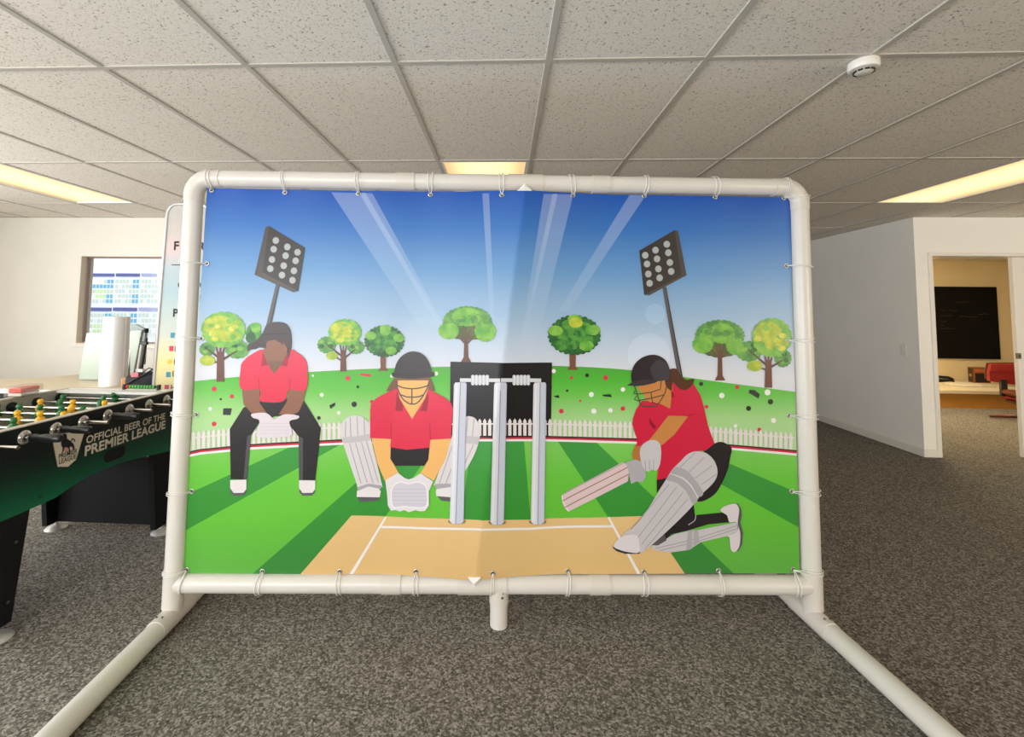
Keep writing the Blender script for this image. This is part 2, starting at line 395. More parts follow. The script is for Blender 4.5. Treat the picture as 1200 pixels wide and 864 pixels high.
# window, its glass and sill
M_glass = glass('window_glass', (.97, .99, 1), .04)
M_frame = mat('beige_window_reveal', (232, 220, 200), .6)
w = empty('window_1', ((WX0 + WX1) / 2, YS + .075, WZ0), 0, 'street window in the cream wall behind the white roll', 'window', kind='structure')
hw, hh = (WX1 - WX0) / 2, WZ1 - WZ0
bm = bmesh.new()
for d in ((-hw, -hw + .008, -.075, .08, 0, hh), (hw - .008, hw, -.075, .08, 0, hh), (-hw + .008, hw - .008, -.075, .08, hh - .008, hh), (-hw + .008, hw - .008, -.075, .08, 0, .012)): box(bm, *d)
finish(bm, 'window_reveal', M_frame, w)
bm = bmesh.new()
for d in ((-hw + .008, -hw + .02, -.005, .03, .02, hh - .01), (hw - .02, hw - .008, -.005, .03, .02, hh - .01), (-hw + .008, hw - .008, -.005, .03, .012, .026), (-hw + .008, hw - .008, -.005, .03, hh - .02, hh - .008)): box(bm, *d)
finish(bm, 'window_frame', mat('aluminium_frame', (150, 128, 120), .4), w)
part_box('window_pane', (-hw + .018, hw - .018, .010, .014, .024, hh - .018), M_glass, w)
part_box('window_sill', (-hw - .03, hw + .03, -.10, -.075, -.03, 0), M_trim, w, .004)

# door leaf in the doorway
lx = 4.925
d = empty('door_1', (lx, YO + .03, 0), 0, 'white sliding door leaf standing partly across the office doorway', 'door', kind='structure')
part_box('door_leaf', (0, .84, 0, .04, .008, DZ - .008), M_trim, d, .003)
part_box('latch_plate', (-.002, .028, -.003, .020, .935, .99), mat('dull_brass', (120, 110, 92), .35, .8), d, .001)
part_box('latch_slot', (.006, .020, -.005, 0, .952, .974), M_blackp, d)

# ------------------------------------------------------------------ banner stand of white pipe
TH = .0654; TA = math.atan(TH)
SC = Vector((0, 2.083, 0))
PR = .038                                         # pipe radius
ZT, ZBR, XP0, XP1 = 1.912, .172, -1.388, 1.338
def loc_of(P):                                    # room point -> stand coordinates
    d = P - SC; c, s = math.cos(TA), math.sin(TA)
    return Vector((d.x * c + d.y * s, -d.x * s + d.y * c, d.z))
def onB(u, v, off=0):                             # pixel -> stand coordinates on the sheet plane (off metres towards the viewer)
    d = ray(u, v); c, s = math.cos(TA), math.sin(TA)
    n = Vector((-s, c, 0)); t = (n.dot(SC) - off) / n.dot(d)
    return loc_of(O3 + d * t)
st = empty('banner_stand', SC, TA, 'large freestanding frame of white plastic pipe holding the cricket banner', 'banner stand')
def pipe(name, a, b, r=PR, m=M_pipe, parent=st, seg=32):
    bm = bmesh.new(); tube(bm, [a, b], r, seg); return finish(bm, name, m, parent, 40)
ER = .075
for s, x in ((1, XP0), (-1, XP1)):
    pipe('upright_pole', (x, 0, .05), (x, 0, ZT - ER))
    bm = bmesh.new()
    pts = [(x, 0, ZT - ER - .03)] + [(x + s * (ER - ER * math.cos(a)), 0, ZT - ER + ER * math.sin(a)) for a in [k * PI / 20 for k in range(11)]] + [(x + s * (ER + .045), 0, ZT)]
    tube(bm, pts, PR + .0025, 32); finish(bm, 'elbow_fitting', M_sleeve, st, 40)
    pipe('tee_collar', (x, 0, .08), (x, 0, .232), PR + .003, M_sleeve)
    pipe('base_collar', (x, -.11, .0415), (x, .11, .0415), PR + .003, M_sleeve)
    pipe('foot_pipe', (x, -1.15, .0415), (x, -.10, .0415))
    pipe('foot_pipe', (x, .10, .0415), (x, .95, .0415))
    for yy in (-1.15, .95):
        bm = bmesh.new(); lathe(bm, [(PR + .002, -.03), (PR + .002, .02), (PR - .01, .028)] if yy > 0 else [(PR - .01, -.028), (PR + .002, -.02), (PR + .002, .03)], (x, yy, .0415), 32, 'Y'); finish(bm, 'end_cap', M_sleeve, st, 40)
    for yy in (-.085, .085):
        for dx in (-.011, .012):
            bm = bmesh.new(); lathe(bm, [(.004, 0), (.004, .0025), (.002, .0035)], (x + dx, yy, .0835), 10); finish(bm, 'screw', M_screw, st)
pipe('top_rail', (XP0 + ER, 0, ZT), (XP1 - ER, 0, ZT))
pipe('bottom_rail', (XP0, 0, ZBR), (XP1, 0, ZBR))
def xat(u, v): return onB(u, v, PR).x
for a, b in ((463, 485), (596.5, 637.5), (696, 716)): pipe('rail_coupling', (xat(a, 215), 0, ZT), (xat(b, 215), 0, ZT), PR + .0034, M_sleeve)
for a, b in ((446, 469), (536.5, 594.5), (693, 716.5)): pipe('rail_coupling', (xat(a, 685), 0, ZBR), (xat(b, 685), 0, ZBR), PR + .0034, M_sleeve)
xm = loc_of(onZ(585, 742, 0)).x
pipe('middle_leg', (xm, 0, .004), (xm, 0, ZBR), PR - .001)
pipe('tee_collar', (xm, 0, .098), (xm, 0, ZBR), PR + .003, M_sleeve)
for dz in (.030, .014): 
    bm = bmesh.new(); lathe(bm, [(.005, -.004), (.005, 0), (.003, .002)], (xm + .012, -PR - .0005 + (.004 if dz > .02 else .002), ZBR - .03 + dz - .02), 10, 'Y'); finish(bm, 'screw', M_screw, st)

# ------------------------------------------------------------------ printed banner sheet
def ridge_x(z): return -.12 + (z - .18) * (.093 + .12) / 1.70
def bulge(x, z):
    d = x - ridge_x(z); w = .46 if d < 0 else .40
    t = max(0, 1 - abs(d) / w)
    b = .052 * t ** 1.45
    b += .0035 * (noise.noise(Vector((x * 2.3, z * 2.1, 1.7)))) + .0006 * noise.noise(Vector((x * 6, z * 5, 4.2)))
    e = max(0, (z - 1.70) / .17)
    b += .0045 * e * e * math.sin(x * 2 * PI / .315 + .9) * (.5 + .5 * noise.noise(Vector((x * 2, 3, z))))
    return b
def S(u, v):
    p = onB(u, v)
    for _ in range(3): p = onB(u, v, bulge(p.x, p.z) + .002)
    return p.x, p.z
bn = empty('cricket_banner', SC, TA, 'wide vinyl banner printed with a cricket match, tied inside the white pipe frame', 'banner')
zs = lambda y, x=700: S(x, y)[1]
sky_stops = [(zs(440), (226, 229, 238)), (zs(405), (196, 213, 234)), (zs(370), (160, 192, 224)), (zs(320), (108, 160, 213)), (zs(270), (58, 120, 198)), (zs(228), (26, 86, 182))]
VR = .33
_sk = lambda st: [(a, tuple(q * .93 for q in c)) for a, c in st]
sky_stops = _sk(sky_stops)
M_sky = zramp('print_sky', sky_stops, VR)
M_ray = zramp('print_ray', sky_stops, VR, mixw=.20)
M_ray2 = zramp('print_ray_bright', sky_stops, VR, mixw=.36)
M_hill = zramp('print_hill', _sk([(zs(512), (182, 224, 160)), (zs(490), (172, 220, 146)), (zs(462), (110, 200, 80)), (zs(445), (84, 188, 58)), (zs(430), (84, 172, 62))]), VR)
M_grassL = zramp('print_grass_light', _sk([(zs(675), (98, 178, 72)), (zs(610), (104, 196, 60)), (zs(560), (108, 202, 66)), (zs(515), (132, 208, 98))]), VR)
M_grassD = zramp('print_grass_dark', _sk([(zs(675), (62, 136, 62)), (zs(600), (58, 150, 54)), (zs(515), (68, 158, 70))]), VR)
M_back = mat('vinyl_white_back', (238, 236, 232), .5)
INKK = .93                                        # printed vinyl reflects a little less than the colour swatch
def ik(c): return tuple(q * INKK for q in c)
def pm(r, g, b): return mat('print_%d_%d_%d' % (r, g, b), ik((r, g, b)), VR, spec=.32)
def smooth_closed(p, n=4):
    out = []; k = len(p)
    for i in range(k):
        a, b, c, d = (Vector(p[(i + j) % k]) for j in (-1, 0, 1, 2))
        for s in range(n):
            t = s / n
            q = .5 * ((2 * b) + (c - a) * t + (2 * a - 5 * b + 4 * c - d) * t * t + (3 * b - a - 3 * c + d) * t ** 3)
            out.append((q.x, q.y))
    return out
def smooth_open(p, n=5):
    q = [p[0]] + list(p) + [p[-1]]; out = []
    for i in range(1, len(q) - 2):
        a, b, c, d = (Vector(q[i + j]) for j in (-1, 0, 1, 2))
        for s in range(n):
            t = s / n
            w = .5 * ((2 * b) + (c - a) * t + (2 * a - 5 * b + 4 * c - d) * t * t + (3 * b - a - 3 * c + d) * t ** 3)
            out.append((w.x, w.y))
    out.append(tuple(p[-1])); return out
TLp, TRp, BRp, BLp = S(242.5, 220.5), S(926.8, 231), S(937.5, 672.5), S(213.3, 673)
LAY = .00017
class Print:
    def __init__(s, name, base):
        s.name, s.base, s.mats = name, base, []
        s.V, s.Fc, s.mi = [], [], []
    def poly(s, pts, m, dl=0, sm=False, step=.03):
        if sm: pts = smooth_closed(pts)
        P2 = [S(*p) for p in pts]
        if m not in s.mats: s.mats.append(m)
        mi = s.mats.index(m); off = .0005 + (s.base + dl) * LAY
        bm = bmesh.new()
        f = bm.faces.new([bm.verts.new((x, 0, z)) for x, z in P2]); f.normal_update()
        if f.normal.y > 0: f.normal_flip()
        xs = [p[0] for p in P2]; zz = [p[1] for p in P2]
        if len(P2) > 3: bmesh.ops.triangulate(bm, faces=bm.faces[:])
        if min(xs) < TLp[0] + .05 or max(xs) > TRp[0] - .08 or min(zz) < BLp[1] + .03:
            for (x0, z0), (x1, z1) in ((TLp, TRp), (TRp, BRp), (BRp, BLp), (BLp, TLp)):
                bmesh.ops.bisect_plane(bm, geom=bm.verts[:] + bm.edges[:] + bm.faces[:], plane_co=(x0, 0, z0), plane_no=(z0 - z1, 0, x1 - x0), clear_outer=True)
            if not bm.faces: bm.free(); return s
        for lo, hi, no, ax in ((min(xs), max(xs), (1, 0, 0), 0), (min(zz), max(zz), (0, 0, 1), 2)):
            k = math.ceil(lo / step)
            while k * step < hi:
                co = [0, 0, 0]; co[ax] = k * step
                bmesh.ops.bisect_plane(bm, geom=bm.verts[:] + bm.edges[:] + bm.faces[:], plane_co=co, plane_no=no); k += 1
        if max(xs) - min(xs) > .02:
            z0 = sum(zz) / len(zz)
            bmesh.ops.bisect_plane(bm, geom=bm.verts[:] + bm.edges[:] + bm.faces[:], plane_co=(ridge_x(z0), 0, z0), plane_no=(1, 0, -.1253))
        bmesh.ops.triangulate(bm, faces=[g for g in bm.faces if len(g.verts) > 4])
        base = len(s.V); bm.verts.index_update()
        for v in bm.verts: s.V.append((v.co.x, -bulge(v.co.x, v.co.z) - off, v.co.z))
        for g in bm.faces: s.Fc.append([base + v.index for v in g.verts]); s.mi.append(mi)
        bm.free(); return s
    def ell(s, x, y, rx, ry, m, dl=0, n=18, lump=0, lobes=9, seed=0):
        rnd = random.Random(seed + int(x * 7 + y * 3)); ph = rnd.random() * 6
        if lump: n = max(n, lobes * 6); lobes = int(lobes * 1.6)
        pts = []
        for k in range(n):
            a = 2 * PI * k / n
            q = 1 + lump * (abs(math.sin(a * lobes / 2 + ph)) - .6) + lump * .5 * (rnd.random() - .5)
            pts.append((x + rx * q * math.cos(a), y + ry * q * math.sin(a)))
        return s.poly(pts, m, dl)
    def line(s, pts, w, m, dl=0, w2=None, sm=False):
        if sm: pts = smooth_open(pts)
        w2 = w if w2 is None else w2; L, R = [], []; n = len(pts)
        for i, p in enumerate(pts):
            a = Vector(pts[max(i - 1, 0)]); b = Vector(pts[min(i + 1, n - 1)]); t = (b - a).normalized()
            h = (w + (w2 - w) * i / max(n - 1, 1)) / 2
            L.append((p[0] - t.y * h, p[1] + t.x * h)); R.append((p[0] + t.y * h, p[1] - t.x * h))
        return s.poly(L + R[::-1], m, dl)
    def build(s, label=None):
        me = bpy.data.meshes.new(s.name); me.from_pydata(s.V, [], s.Fc); me.update()
        for m in s.mats: me.materials.append(m)
        for p, k in zip(me.polygons, s.mi): p.material_index = k; p.use_smooth = True
        o = bpy.data.objects.new(s.name, me); COL.objects.link(o); o.parent = bn
        if label: o['label'] = label
        return o
def T(x0, y0, sc): return lambda *p: [(x0 + a / sc, y0 + b / sc) for a, b in p]
c4, c5, c6, c7 = T(180, 190, 4), T(220, 360, 3.6), T(390, 400, 3.927), T(640, 400, 3.3235)
c8 = T(720, 200, 3.3235); cb = T(710, 510, 5.759); cr = T(380, 200, 3.158)

# the sheet itself : printed sky on the front, white vinyl behind
NX, NZ = 220, 130
bm = bmesh.new(); g = []
for j in range(NZ + 1):
    row = []
    for i in range(NX + 1):
        a, b = i / NX, j / NZ
        x = (TLp[0] * (1 - a) + TRp[0] * a) * b + (BLp[0] * (1 - a) + BRp[0] * a) * (1 - b)
        z = (TLp[1] * (1 - a) + TRp[1] * a) * b + (BLp[1] * (1 - a) + BRp[1] * a) * (1 - b)
        row.append(bm.verts.new((x, -bulge(x, z), z)))
    g.append(row)
back = [[bm.verts.new(v.co + Vector((0, .0012, 0))) for v in row] for row in g]
for j in range(NZ):
    for i in range(NX):
        bm.faces.new((g[j][i], g[j][i + 1], g[j + 1][i + 1], g[j + 1][i]))
        bm.faces.new((back[j][i], back[j + 1][i], back[j + 1][i + 1], back[j][i + 1])).material_index = 1
sheet = finish(bm, 'vinyl_sheet', [M_sky, M_back], bn, True, recalc=False)

# light rays in the sky
for k, (pts, m, dl) in enumerate((
    (cr((25, 80), (178, 84), (446, 575), (352, 575)), M_ray, 0), (cr((128, 82), (152, 82), (425, 555), (408, 555)), M_ray2, 1),
    (cr((585, 84), (610, 84), (632, 600), (616, 600)), M_ray, 0), (cr((812, 86), (922, 88), (775, 690), (718, 690)), M_ray, 0),
    (cr((845, 86), (864, 86), (740, 640), (728, 640)), M_ray2, 1), (cr((1130, 90), (1190, 92), (905, 520), (868, 520)), M_ray, 0))):
    Print('printed_light_ray', dl).poly(pts, m).build()
for x, y, rr in ((768, 368, 12), (760.5, 416, 25)): Print('printed_lens_spot', 0).ell(x, y, rr, rr, zramp('print_spot', [(a, tuple(min(255, q + 9) for q in c)) for a, c in sky_stops], VR), n=28).build()
# hill, boundary and grass
def cv(x):
    P = [(205, 533), (225, 527.5), (295, 520.5), (400, 515), (520, 511.5), (580, 511), (640, 511), (745, 514), (850, 520.5), (931, 527.5), (945, 529)]
    for a, b in zip(P, P[1:]):
        if x <= b[0]: return a[1] + (b[1] - a[1]) * (x - a[0]) / (b[0] - a[0])
    return P[-1][1]
hill = [(215, 448), (226, 447), (300, 440), (400, 434), (470, 431.3), (560, 429.3), (650, 429), (740, 434), (830, 446), (929.3, 459), (940, 460.5)]
xr = [206 + (944 - 206) * k / 26 for k in range(27)]
Print('printed_hill', 2).poly(smooth_open(hill) + [(x, cv(x) + 1) for x in xr[::-1]], M_hill).build('green grassy bank printed behind the fence')
gr = Print('printed_field', 3)
gr.poly([(x, cv(x) + 3) for x in xr] + [(946, 690), (555, 700), (200, 690)], M_grassL)
gr.build('light green outfield')
for pts in ([(205, 586), (340, 524), (402, 519.5), (200, 631.5)], [(282, 685), (472, 518), (514, 517), (452, 605), (404, 690)], [(553, 516), (614, 516), (622, 612), (540, 611)],
            [(653, 516.5), (697, 516.8), (876, 688), (813, 688), (786, 648), (712.5, 606)], [(770, 519), (800, 520), (946, 582.5), (948, 625), (844, 567), (760, 521)]):
    Print('printed_grass_stripe', 4).poly(pts, M_grassD).build()
bl = Print('printed_boundary_line', 5)
for a, b, m in ((0, 1.5, pm(35, 30, 32)), (1.5, 3.8, pm(205, 45, 75)), (3.8, 6.4, pm(242, 240, 238))):
    bl.poly([(x, cv(x) + a) for x in xr] + [(x, cv(x) + b) for x in xr[::-1]], m)
bl.build('black, red and white boundary line')
pt = Print('printed_pitch', 6)
pt.poly([(412, 604.3), (480, 607), (560, 609.5), (620, 609.3), (690, 607), (752, 605), (786, 648), (813, 688), (660, 695), (556, 700), (450, 695), (339, 688)], zramp('print_pitch', _sk([(zs(680), (226, 188, 126)), (zs(605), (234, 198, 138))]), VR))
W = pm(244, 241, 238)
pt.line([(452.5, 605.8), (403, 687.5)], 2.2, W, 4, 4.2).line([(447, 617.8), (500, 619.5), (560, 620.6), (620, 620), (718, 617)], 2.6, W, 3).line([(713, 606.2), (756, 686.5)], 2.4, W, 4, 3.8)
pt.build('sandy cricket pitch with white crease lines')
# fence
fe = Print('printed_fence', 10); wf = pm(233, 226, 224)
x = 227.0; k = 0
while x < 930:
    b = cv(x); h = 20.5 if x > 500 else 20.5 + (500 - x) * .006
    ww = 1.9
    fe.poly([(x - ww, b - .3), (x - ww, b - h + 3), (x, b - h), (x + ww, b - h + 3), (x + ww, b - .3)], wf, 1)
    x += 5.88
xs_ = [225 + (931 - 225) * q / 24 for q in range(25)]
fe.poly([(x, cv(x) - 15) for x in xs_] + [(x, cv(x) - 13.2) for x in xs_[::-1]], wf, 0)
fe.build('white picket fence')
Print('printed_sight_screen', 8).poly([(527.8, 424), (647, 425), (645.6, 511), (527, 511)], pm(28, 25, 27)).build('black sight screen')

# trees
BR, BRD = pm(110, 70, 52), pm(90, 58, 44)
def foliage(name, a, b, sc=26):
    if name in MATS: return MATS[name]
    m = bpy.data.materials.new(name); m.use_nodes = True
    nt = m.node_tree; bs = nt.nodes['Principled BSDF']; bs.inputs['Specular IOR Level'].default_value = .32; tc = nt.nodes.new('ShaderNodeTexCoord')
    n = nt.nodes.new('ShaderNodeTexNoise'); n.inputs['Scale'].default_value = sc; n.inputs['Detail'].default_value = 2
    nt.links.new(tc.outputs['Object'], n.inputs['Vector'])
    r = nt.nodes.new('ShaderNodeValToRGB'); r.color_ramp.elements[0].position = .36; r.color_ramp.elements[1].position = .64
    r.color_ramp.elements[0].color = rgb(*ik(a)); r.color_ramp.elements[1].color = rgb(*ik(b))
    nt.links.new(n.outputs['Fac'], r.inputs['Fac']); nt.links.new(r.outputs[0], bs.inputs['Base Color']); bs.inputs['Roughness'].default_value = VR
    MATS[name] = m; return m
F_y = foliage('print_leaf_yellow', (152, 184, 52), (206, 212, 66)); F_g = foliage('print_leaf_green', (70, 138, 66), (112, 172, 78)); F_d = foliage('print_leaf_deep', (38, 108, 54), (92, 166, 66), 34)
F_yl = foliage('print_leaf_straw', (186, 200, 60), (222, 222, 92), 40); F_l = foliage('print_leaf_lime', (96, 172, 64), (142, 200, 78)); F_o = foliage('print_leaf_olive', (76, 92, 46), (98, 112, 58)); F_k = foliage('print_leaf_dark', (34, 84, 48), (52, 118, 58))
def tree_a(cx, cy, rx, ry, L, Sm, Rr, tx0, tx1, ty0, ty1):
    t = Print('printed_tree', 12); w = tx1 - tx0; tm = (tx0 + tx1) / 2
    t.ell(*L, F_g, 0, 30, .10).ell(*Rr, F_g, 0, 30, .10)
    t.line([(tm, ty0 + 14), (L[0] - 1, L[1] - 2)], w * .35, BRD, 1, w * .15).line([(tm, ty0 + 19), (Sm[0], Sm[1] - 1)], w * .3, BRD, 1, w * .15).line([(tm, ty0 + 16), (Rr[0], Rr[1] + 2)], w * .4, BRD, 1, w * .15)
    t.ell(*Sm, F_y, 2, 26, .10)
    for dx in (-.45, 0, .45): t.line([(tm + dx * w * .6, ty0 + 10), (tm + dx * w * 1.5, ty0 - 4)], w * .3, BR, 2, w * .2)
    t.poly([(tx0 + .4, ty0 + 6), (tx1 - .4, ty0 + 6), (tx1 + .3, ty1), (tx0 - .3, ty1)], BR, 2)
    t.ell(cx, cy, rx, ry, F_l, 3, 44, .07, 11).ell(cx - rx * .2, cy - ry * .25, rx * .68, ry * .55, F_y, 4, 30, .08).ell(cx + rx * .22, cy + ry * .32, rx * .58, ry * .36, F_y, 4, 26, .08)
    rnd = random.Random(int(cx * 3))
    for k in range(12):
        a = rnd.random() * 6.28; q_ = rnd.uniform(.25, .82)
        t.ell(cx + rx * q_ * math.cos(a), cy + ry * q_ * math.sin(a), rx * rnd.uniform(.12, .2), ry * rnd.uniform(.1, .17), (F_y, F_l, F_yl)[k % 3], 5 + (k % 3) * .3, 14, .16, 5)
    for c in (L, Rr):
        for k in range(4): t.ell(c[0] + c[2] * rnd.uniform(-.55, .55), c[1] + c[3] * rnd.uniform(-.6, .4), c[2] * .28, c[3] * .24, (F_l, F_k)[k % 2], .4, 14, .16, 5)
    t.build('printed tree with yellow green crown')
tree_a(261.7, 386.5, 25.7, 21, (242.5, 409.5, 9, 8), (243, 422.6, 9, 6), (278, 409.5, 14, 11), 254, 262.4, 407, 447.6)
tree_a(404.3, 389.7, 19.3, 15.8, (382.8, 404.3, 10.7, 9.9), (389, 416.9, 6.6, 4.9), (417, 407, 10, 8), 399, 405.5, 405, 435.5)
tree_a(904.5, 395.6, 23.5, 22.7, (877.8, 411.9, 15.4, 12), (884.3, 428.9, 9, 6.5), (917.5, 420, 10, 10.5), 896.4, 904.5, 416, 454.5)
def tree_c(cx, cy, rx, ry, cl, un, tx0, tx1, ty0, ty1):
    t = Print('printed_tree', 11); tm = (tx0 + tx1) / 2; w = tx1 - tx0
    t.ell(*un, F_o, 0, 30, .1)
    t.ell(cx, cy - ry * .15, rx * .9, ry * .85, F_g, 0, 60, .06, 17)
    t.ell(un[0], un[1] + 2, un[2], un[3], F_o, 1, 30, .1)
    for dx, dy in ((-12, -5), (-5, -9), (0, -11), (5, -9), (12, -4)): t.line([(tm, ty0 + 12), (tm + dx, ty0 + dy + 4)], w * .35, BR, 2, w * .2)
    t.poly([(tx0 + 1, ty0 + 6), (tx1 - 1, ty0 + 6), (tx1 - .3, ty1 - 6), (tx1 + 3, ty1), (tx0 - 3, ty1), (tx0 + .3, ty1 - 6)], BR, 2)
    for c in cl: t.ell(*c, F_l, 3, 34, .09, 11)
    rnd = random.Random(int(cx * 5))
    for k in range(16):
        a = rnd.uniform(3.3, 6.1); q_ = rnd.uniform(.35, .85)
        t.ell(cx + rx * q_ * math.cos(a), cy + ry * .7 * q_ * math.sin(a), rx * rnd.uniform(.09, .15), ry * rnd.uniform(.1, .16), (F_g, F_l, F_g)[k % 3], 3.4 + (k % 3) * .3, 14, .16, 5)
    t.build('printed spreading tree with lime green clumps')
tree_c(547.7, 381, 32, 22, ((525.7, 387.7, 12, 10), (546.7, 371.5, 17, 11), (568.8, 388.6, 12.5, 12)), (547.7, 389, 20, 8), 543, 549, 392, 424.5)
tree_c(843.5, 397, 32, 22, ((823.5, 403.7, 12, 10.5), (846, 390.8, 15, 12), (860.8, 405, 10, 11)), (843.7, 408, 21, 9), 840.5, 847, 409, 446)
def tree_b(cx, cy, rx, ry, tx0, tx1, ty0, ty1):
    t = Print('printed_tree', 12); rnd = random.Random(int(cx))
    t.poly([(tx0, ty0 - 2), (tx1, ty0 - 2), (tx1 - .5, ty1 - 4), (tx1 + 2.5, ty1), (tx0 - 2.5, ty1), (tx0 + .5, ty1 - 4)], pm(126, 84, 62))
    t.ell(cx, cy, rx * .97, ry * .97, F_k, 1, 60, .08, 17)
    for k in range(15):
        a = 2 * PI * k / 15 + rnd.random() * .3; q = .3 + .42 * (k % 3) / 2
        t.ell(cx + rx * q * math.cos(a), cy + ry * q * math.sin(a) - 1, rx * .27, ry * .25, (F_d, F_d, F_l)[k % 3 if a > 3.2 or a < 1.2 else 0], 2 + (k % 3) * .5, 20, .12)
    t.ell(cx + rx * .05, cy - ry * .62, rx * .26, ry * .26, F_y if rx > 28 else F_l, 4, 20, .1)
    t.build('printed bushy tree with dark green crown')
tree_b(450.4, 400, 24, 19, 445.5, 452.5, 415, 434.8)
tree_b(673, 393, 31.5, 24, 667, 675, 412, 433.6)
t = Print('printed_tree', 10); t.ell(297, 392, 9, 13, F_d, 0, 30, .1).ell(300, 384, 6, 6, F_l, 1, 20, .1).ell(294, 396, 6, 7, F_k, 1, 20, .1); t.build('printed bush behind the crouching fielder')

# floodlights
def flood(tr, face, side, under, lamps, pole, rr, label):
    f = Print('printed_floodlight', 9); f.line(pole, 4.2, pm(94, 90, 92), 0, 5.6)
    f.line([(pole[0][0] + 1.7, pole[0][1]), (pole[1][0] + 2.2, pole[1][1])], 1.2, pm(58, 55, 56), 1, 1.6)
    f.poly(side, pm(78, 73, 70), 1); f.poly(under, pm(84, 79, 74), 1); f.poly(face, pm(60, 55, 52), 1)
    for x, y in lamps: f.ell(x, y, rr, rr * 1.05, pm(178, 184, 188), 2, 16)
    f.build(label)
flood(c4, c4((540, 300), (710, 402), (678, 605), (510, 517)), c4((525, 305), (540, 299), (510, 517), (473, 528)), c4((473, 528), (510, 517), (678, 605), (655, 611)),
      c4((573, 368), (627, 398), (675, 423), (563, 409), (619, 439), (666, 463), (555, 457), (610, 486), (658, 510), (547, 500), (602, 530), (651, 554)), c4((582, 572), (538, 770)), 3.8, 'stadium floodlight on a pole')
flood(c8, c8((97, 312), (234, 232), (262, 410), (116, 484)), c8((234, 232), (248, 236), (281, 408), (262, 410)), c8((116, 484), (262, 410), (281, 408), (136, 486)),
      c8((120, 330), (160, 310), (204, 287), (127, 364), (166, 344), (210, 320), (132, 403), (171, 383), (216, 358), (137, 439), (176, 418), (221, 393)), c8((194, 455), (258, 810)), 3.8, 'stadium floodlight on a long pole')

# wicket
wk = Print('printed_wicket', 31); hole = pm(150, 118, 78); wa, wb_, wd = pm(226, 228, 238), pm(204, 210, 226), pm(150, 156, 172)
wl = pm(238, 240, 246)
for (tl, tm, tr_), (b0, bmid, b1), by in (((532, 539.6, 547), (527, 534, 543.4), 613.5), ((579, 586.7, 594), (574.6, 582.5, 590.5), 614.6), ((625, 633, 640), (622, 630, 637.8), 614)):
    wk.ell((b0 + b1) / 2, by - 2.6, 10.2, 3.2, hole, 0)
    wk.poly([(tl, 451), (tl + 1.5, 448.2), (tm, 448), (bmid, by + .3), (b0 + 3, by), (b0, by - 3)], wa, 1)
    wk.poly([(tm, 448), (tr_ - 1.2, 448.2), (tr_, 451), (b1, by - 3), (b1 - 3, by), (bmid, by + .3)], wb_, 1)
    wk.line([(tm, 448.2), (bmid, by)], 1.1, wd, 2)
    wk.line([(tl + 3, 450), (b0 + 3, by - 4)], 2.0, wl, 2)
    wk.line([(tr_ - .5, 450), (b1 - .5, by - 4)], .9, pm(184, 190, 208), 2)
for x0, x1, g0, g1 in ((539, 586, 552, 573), (587, 634, 600.5, 621)):
    wk.poly([(x0, 443.3), (x1, 443.6), (x1, 447.8), (x0, 447.6)], pm(222, 224, 230), 3)
    w_ = (g1 - g0) / 5
    for k in range(5):
        a = g0 + k * w_
        wk.poly([(a, 440.5), (a + 1.4, 439.2), (a + w_ - 1.4, 439.2), (a + w_, 440.5), (a + w_, 450.3), (a + w_ - 1.4, 451.6), (a + 1.4, 451.6), (a, 450.3)], pm(206, 209, 217), 4)
        wk.line([(a + w_ / 2, 440), (a + w_ / 2, 451)], 2.0, pm(232, 234, 240), 5)
wk.build('three pale stumps with two bails')

# confetti and balls on the bank
cR, cK, cW = pm(224, 50, 82), pm(44, 52, 46), pm(246, 246, 242)
for x, y, rr, m in ((250.8, 456, 3, cR), (271.7, 464.7, 2.5, cR), (250.8, 497, 2.8, cR), (258.6, 468, 1.4, cK), (246.4, 479.4, 2.2, cW), (407.5, 443.3, 3, cR), (377, 463, 2.3, cW), (366.7, 440.5, 1.3, cW),
    (415, 474, 3.2, cK), (373.6, 490, 2.2, cK), (397, 484, 2, cW), (419.3, 453.5, 1.8, cK), (511, 438, 2.4, cW), (459, 441, 1.8, cW), (435.8, 471, 2.3, cR), (649, 435, 2.5, cW), (669.7, 442.8, 1.9, cR), (688, 440, 2.3, cK),
    (709.7, 442.8, 2.9, cR), (664.6, 458, 1.5, cK), (693, 462.5, 3, cW), (730, 456.7, 2.6, cW), (680, 470, 1.4, cR), (657.8, 482, 2.8, cR), (696, 482, 3, cW), (715.4, 481, 2.6, cW), (730, 479, 2.7, cR),
    (821.7, 450, 2.5, cK), (864, 454, 2.5, cR), (845.9, 463.7, 3.2, cW), (828, 476.8, 2.2, cR), (899.5, 460, 3.5, cW), (903, 471, 3.2, cK), (877.3, 478.8, 3, cK), (906.6, 492.9, 3, cW), (862, 499.4, 2.2, cW), (890, 503.7, 2.3, cR)):
    Print('printed_dot', 7).ell(x, y, rr, rr, m, 0, 14).build()
c64, c80 = T(640, 420, 7.2), T(800, 360, 6.171)
for pts, m in ((c5((150, 427), (186, 427), (180, 456), (148, 455)), cK), (c5((597, 415), (622, 402), (622, 415), (602, 430)), cK), (c6((127, 148), (175, 152), (174, 164), (127, 158)), cR),
               (c64((62, 320), (108, 310), (112, 335), (85, 333)), cK), (c64((473, 307), (545, 303), (555, 328), (485, 322)), cK), (c80((483, 597), (520, 600), (560, 632), (548, 662), (478, 620)), cK)): Print('printed_fleck', 7).poly(pts, m).build()

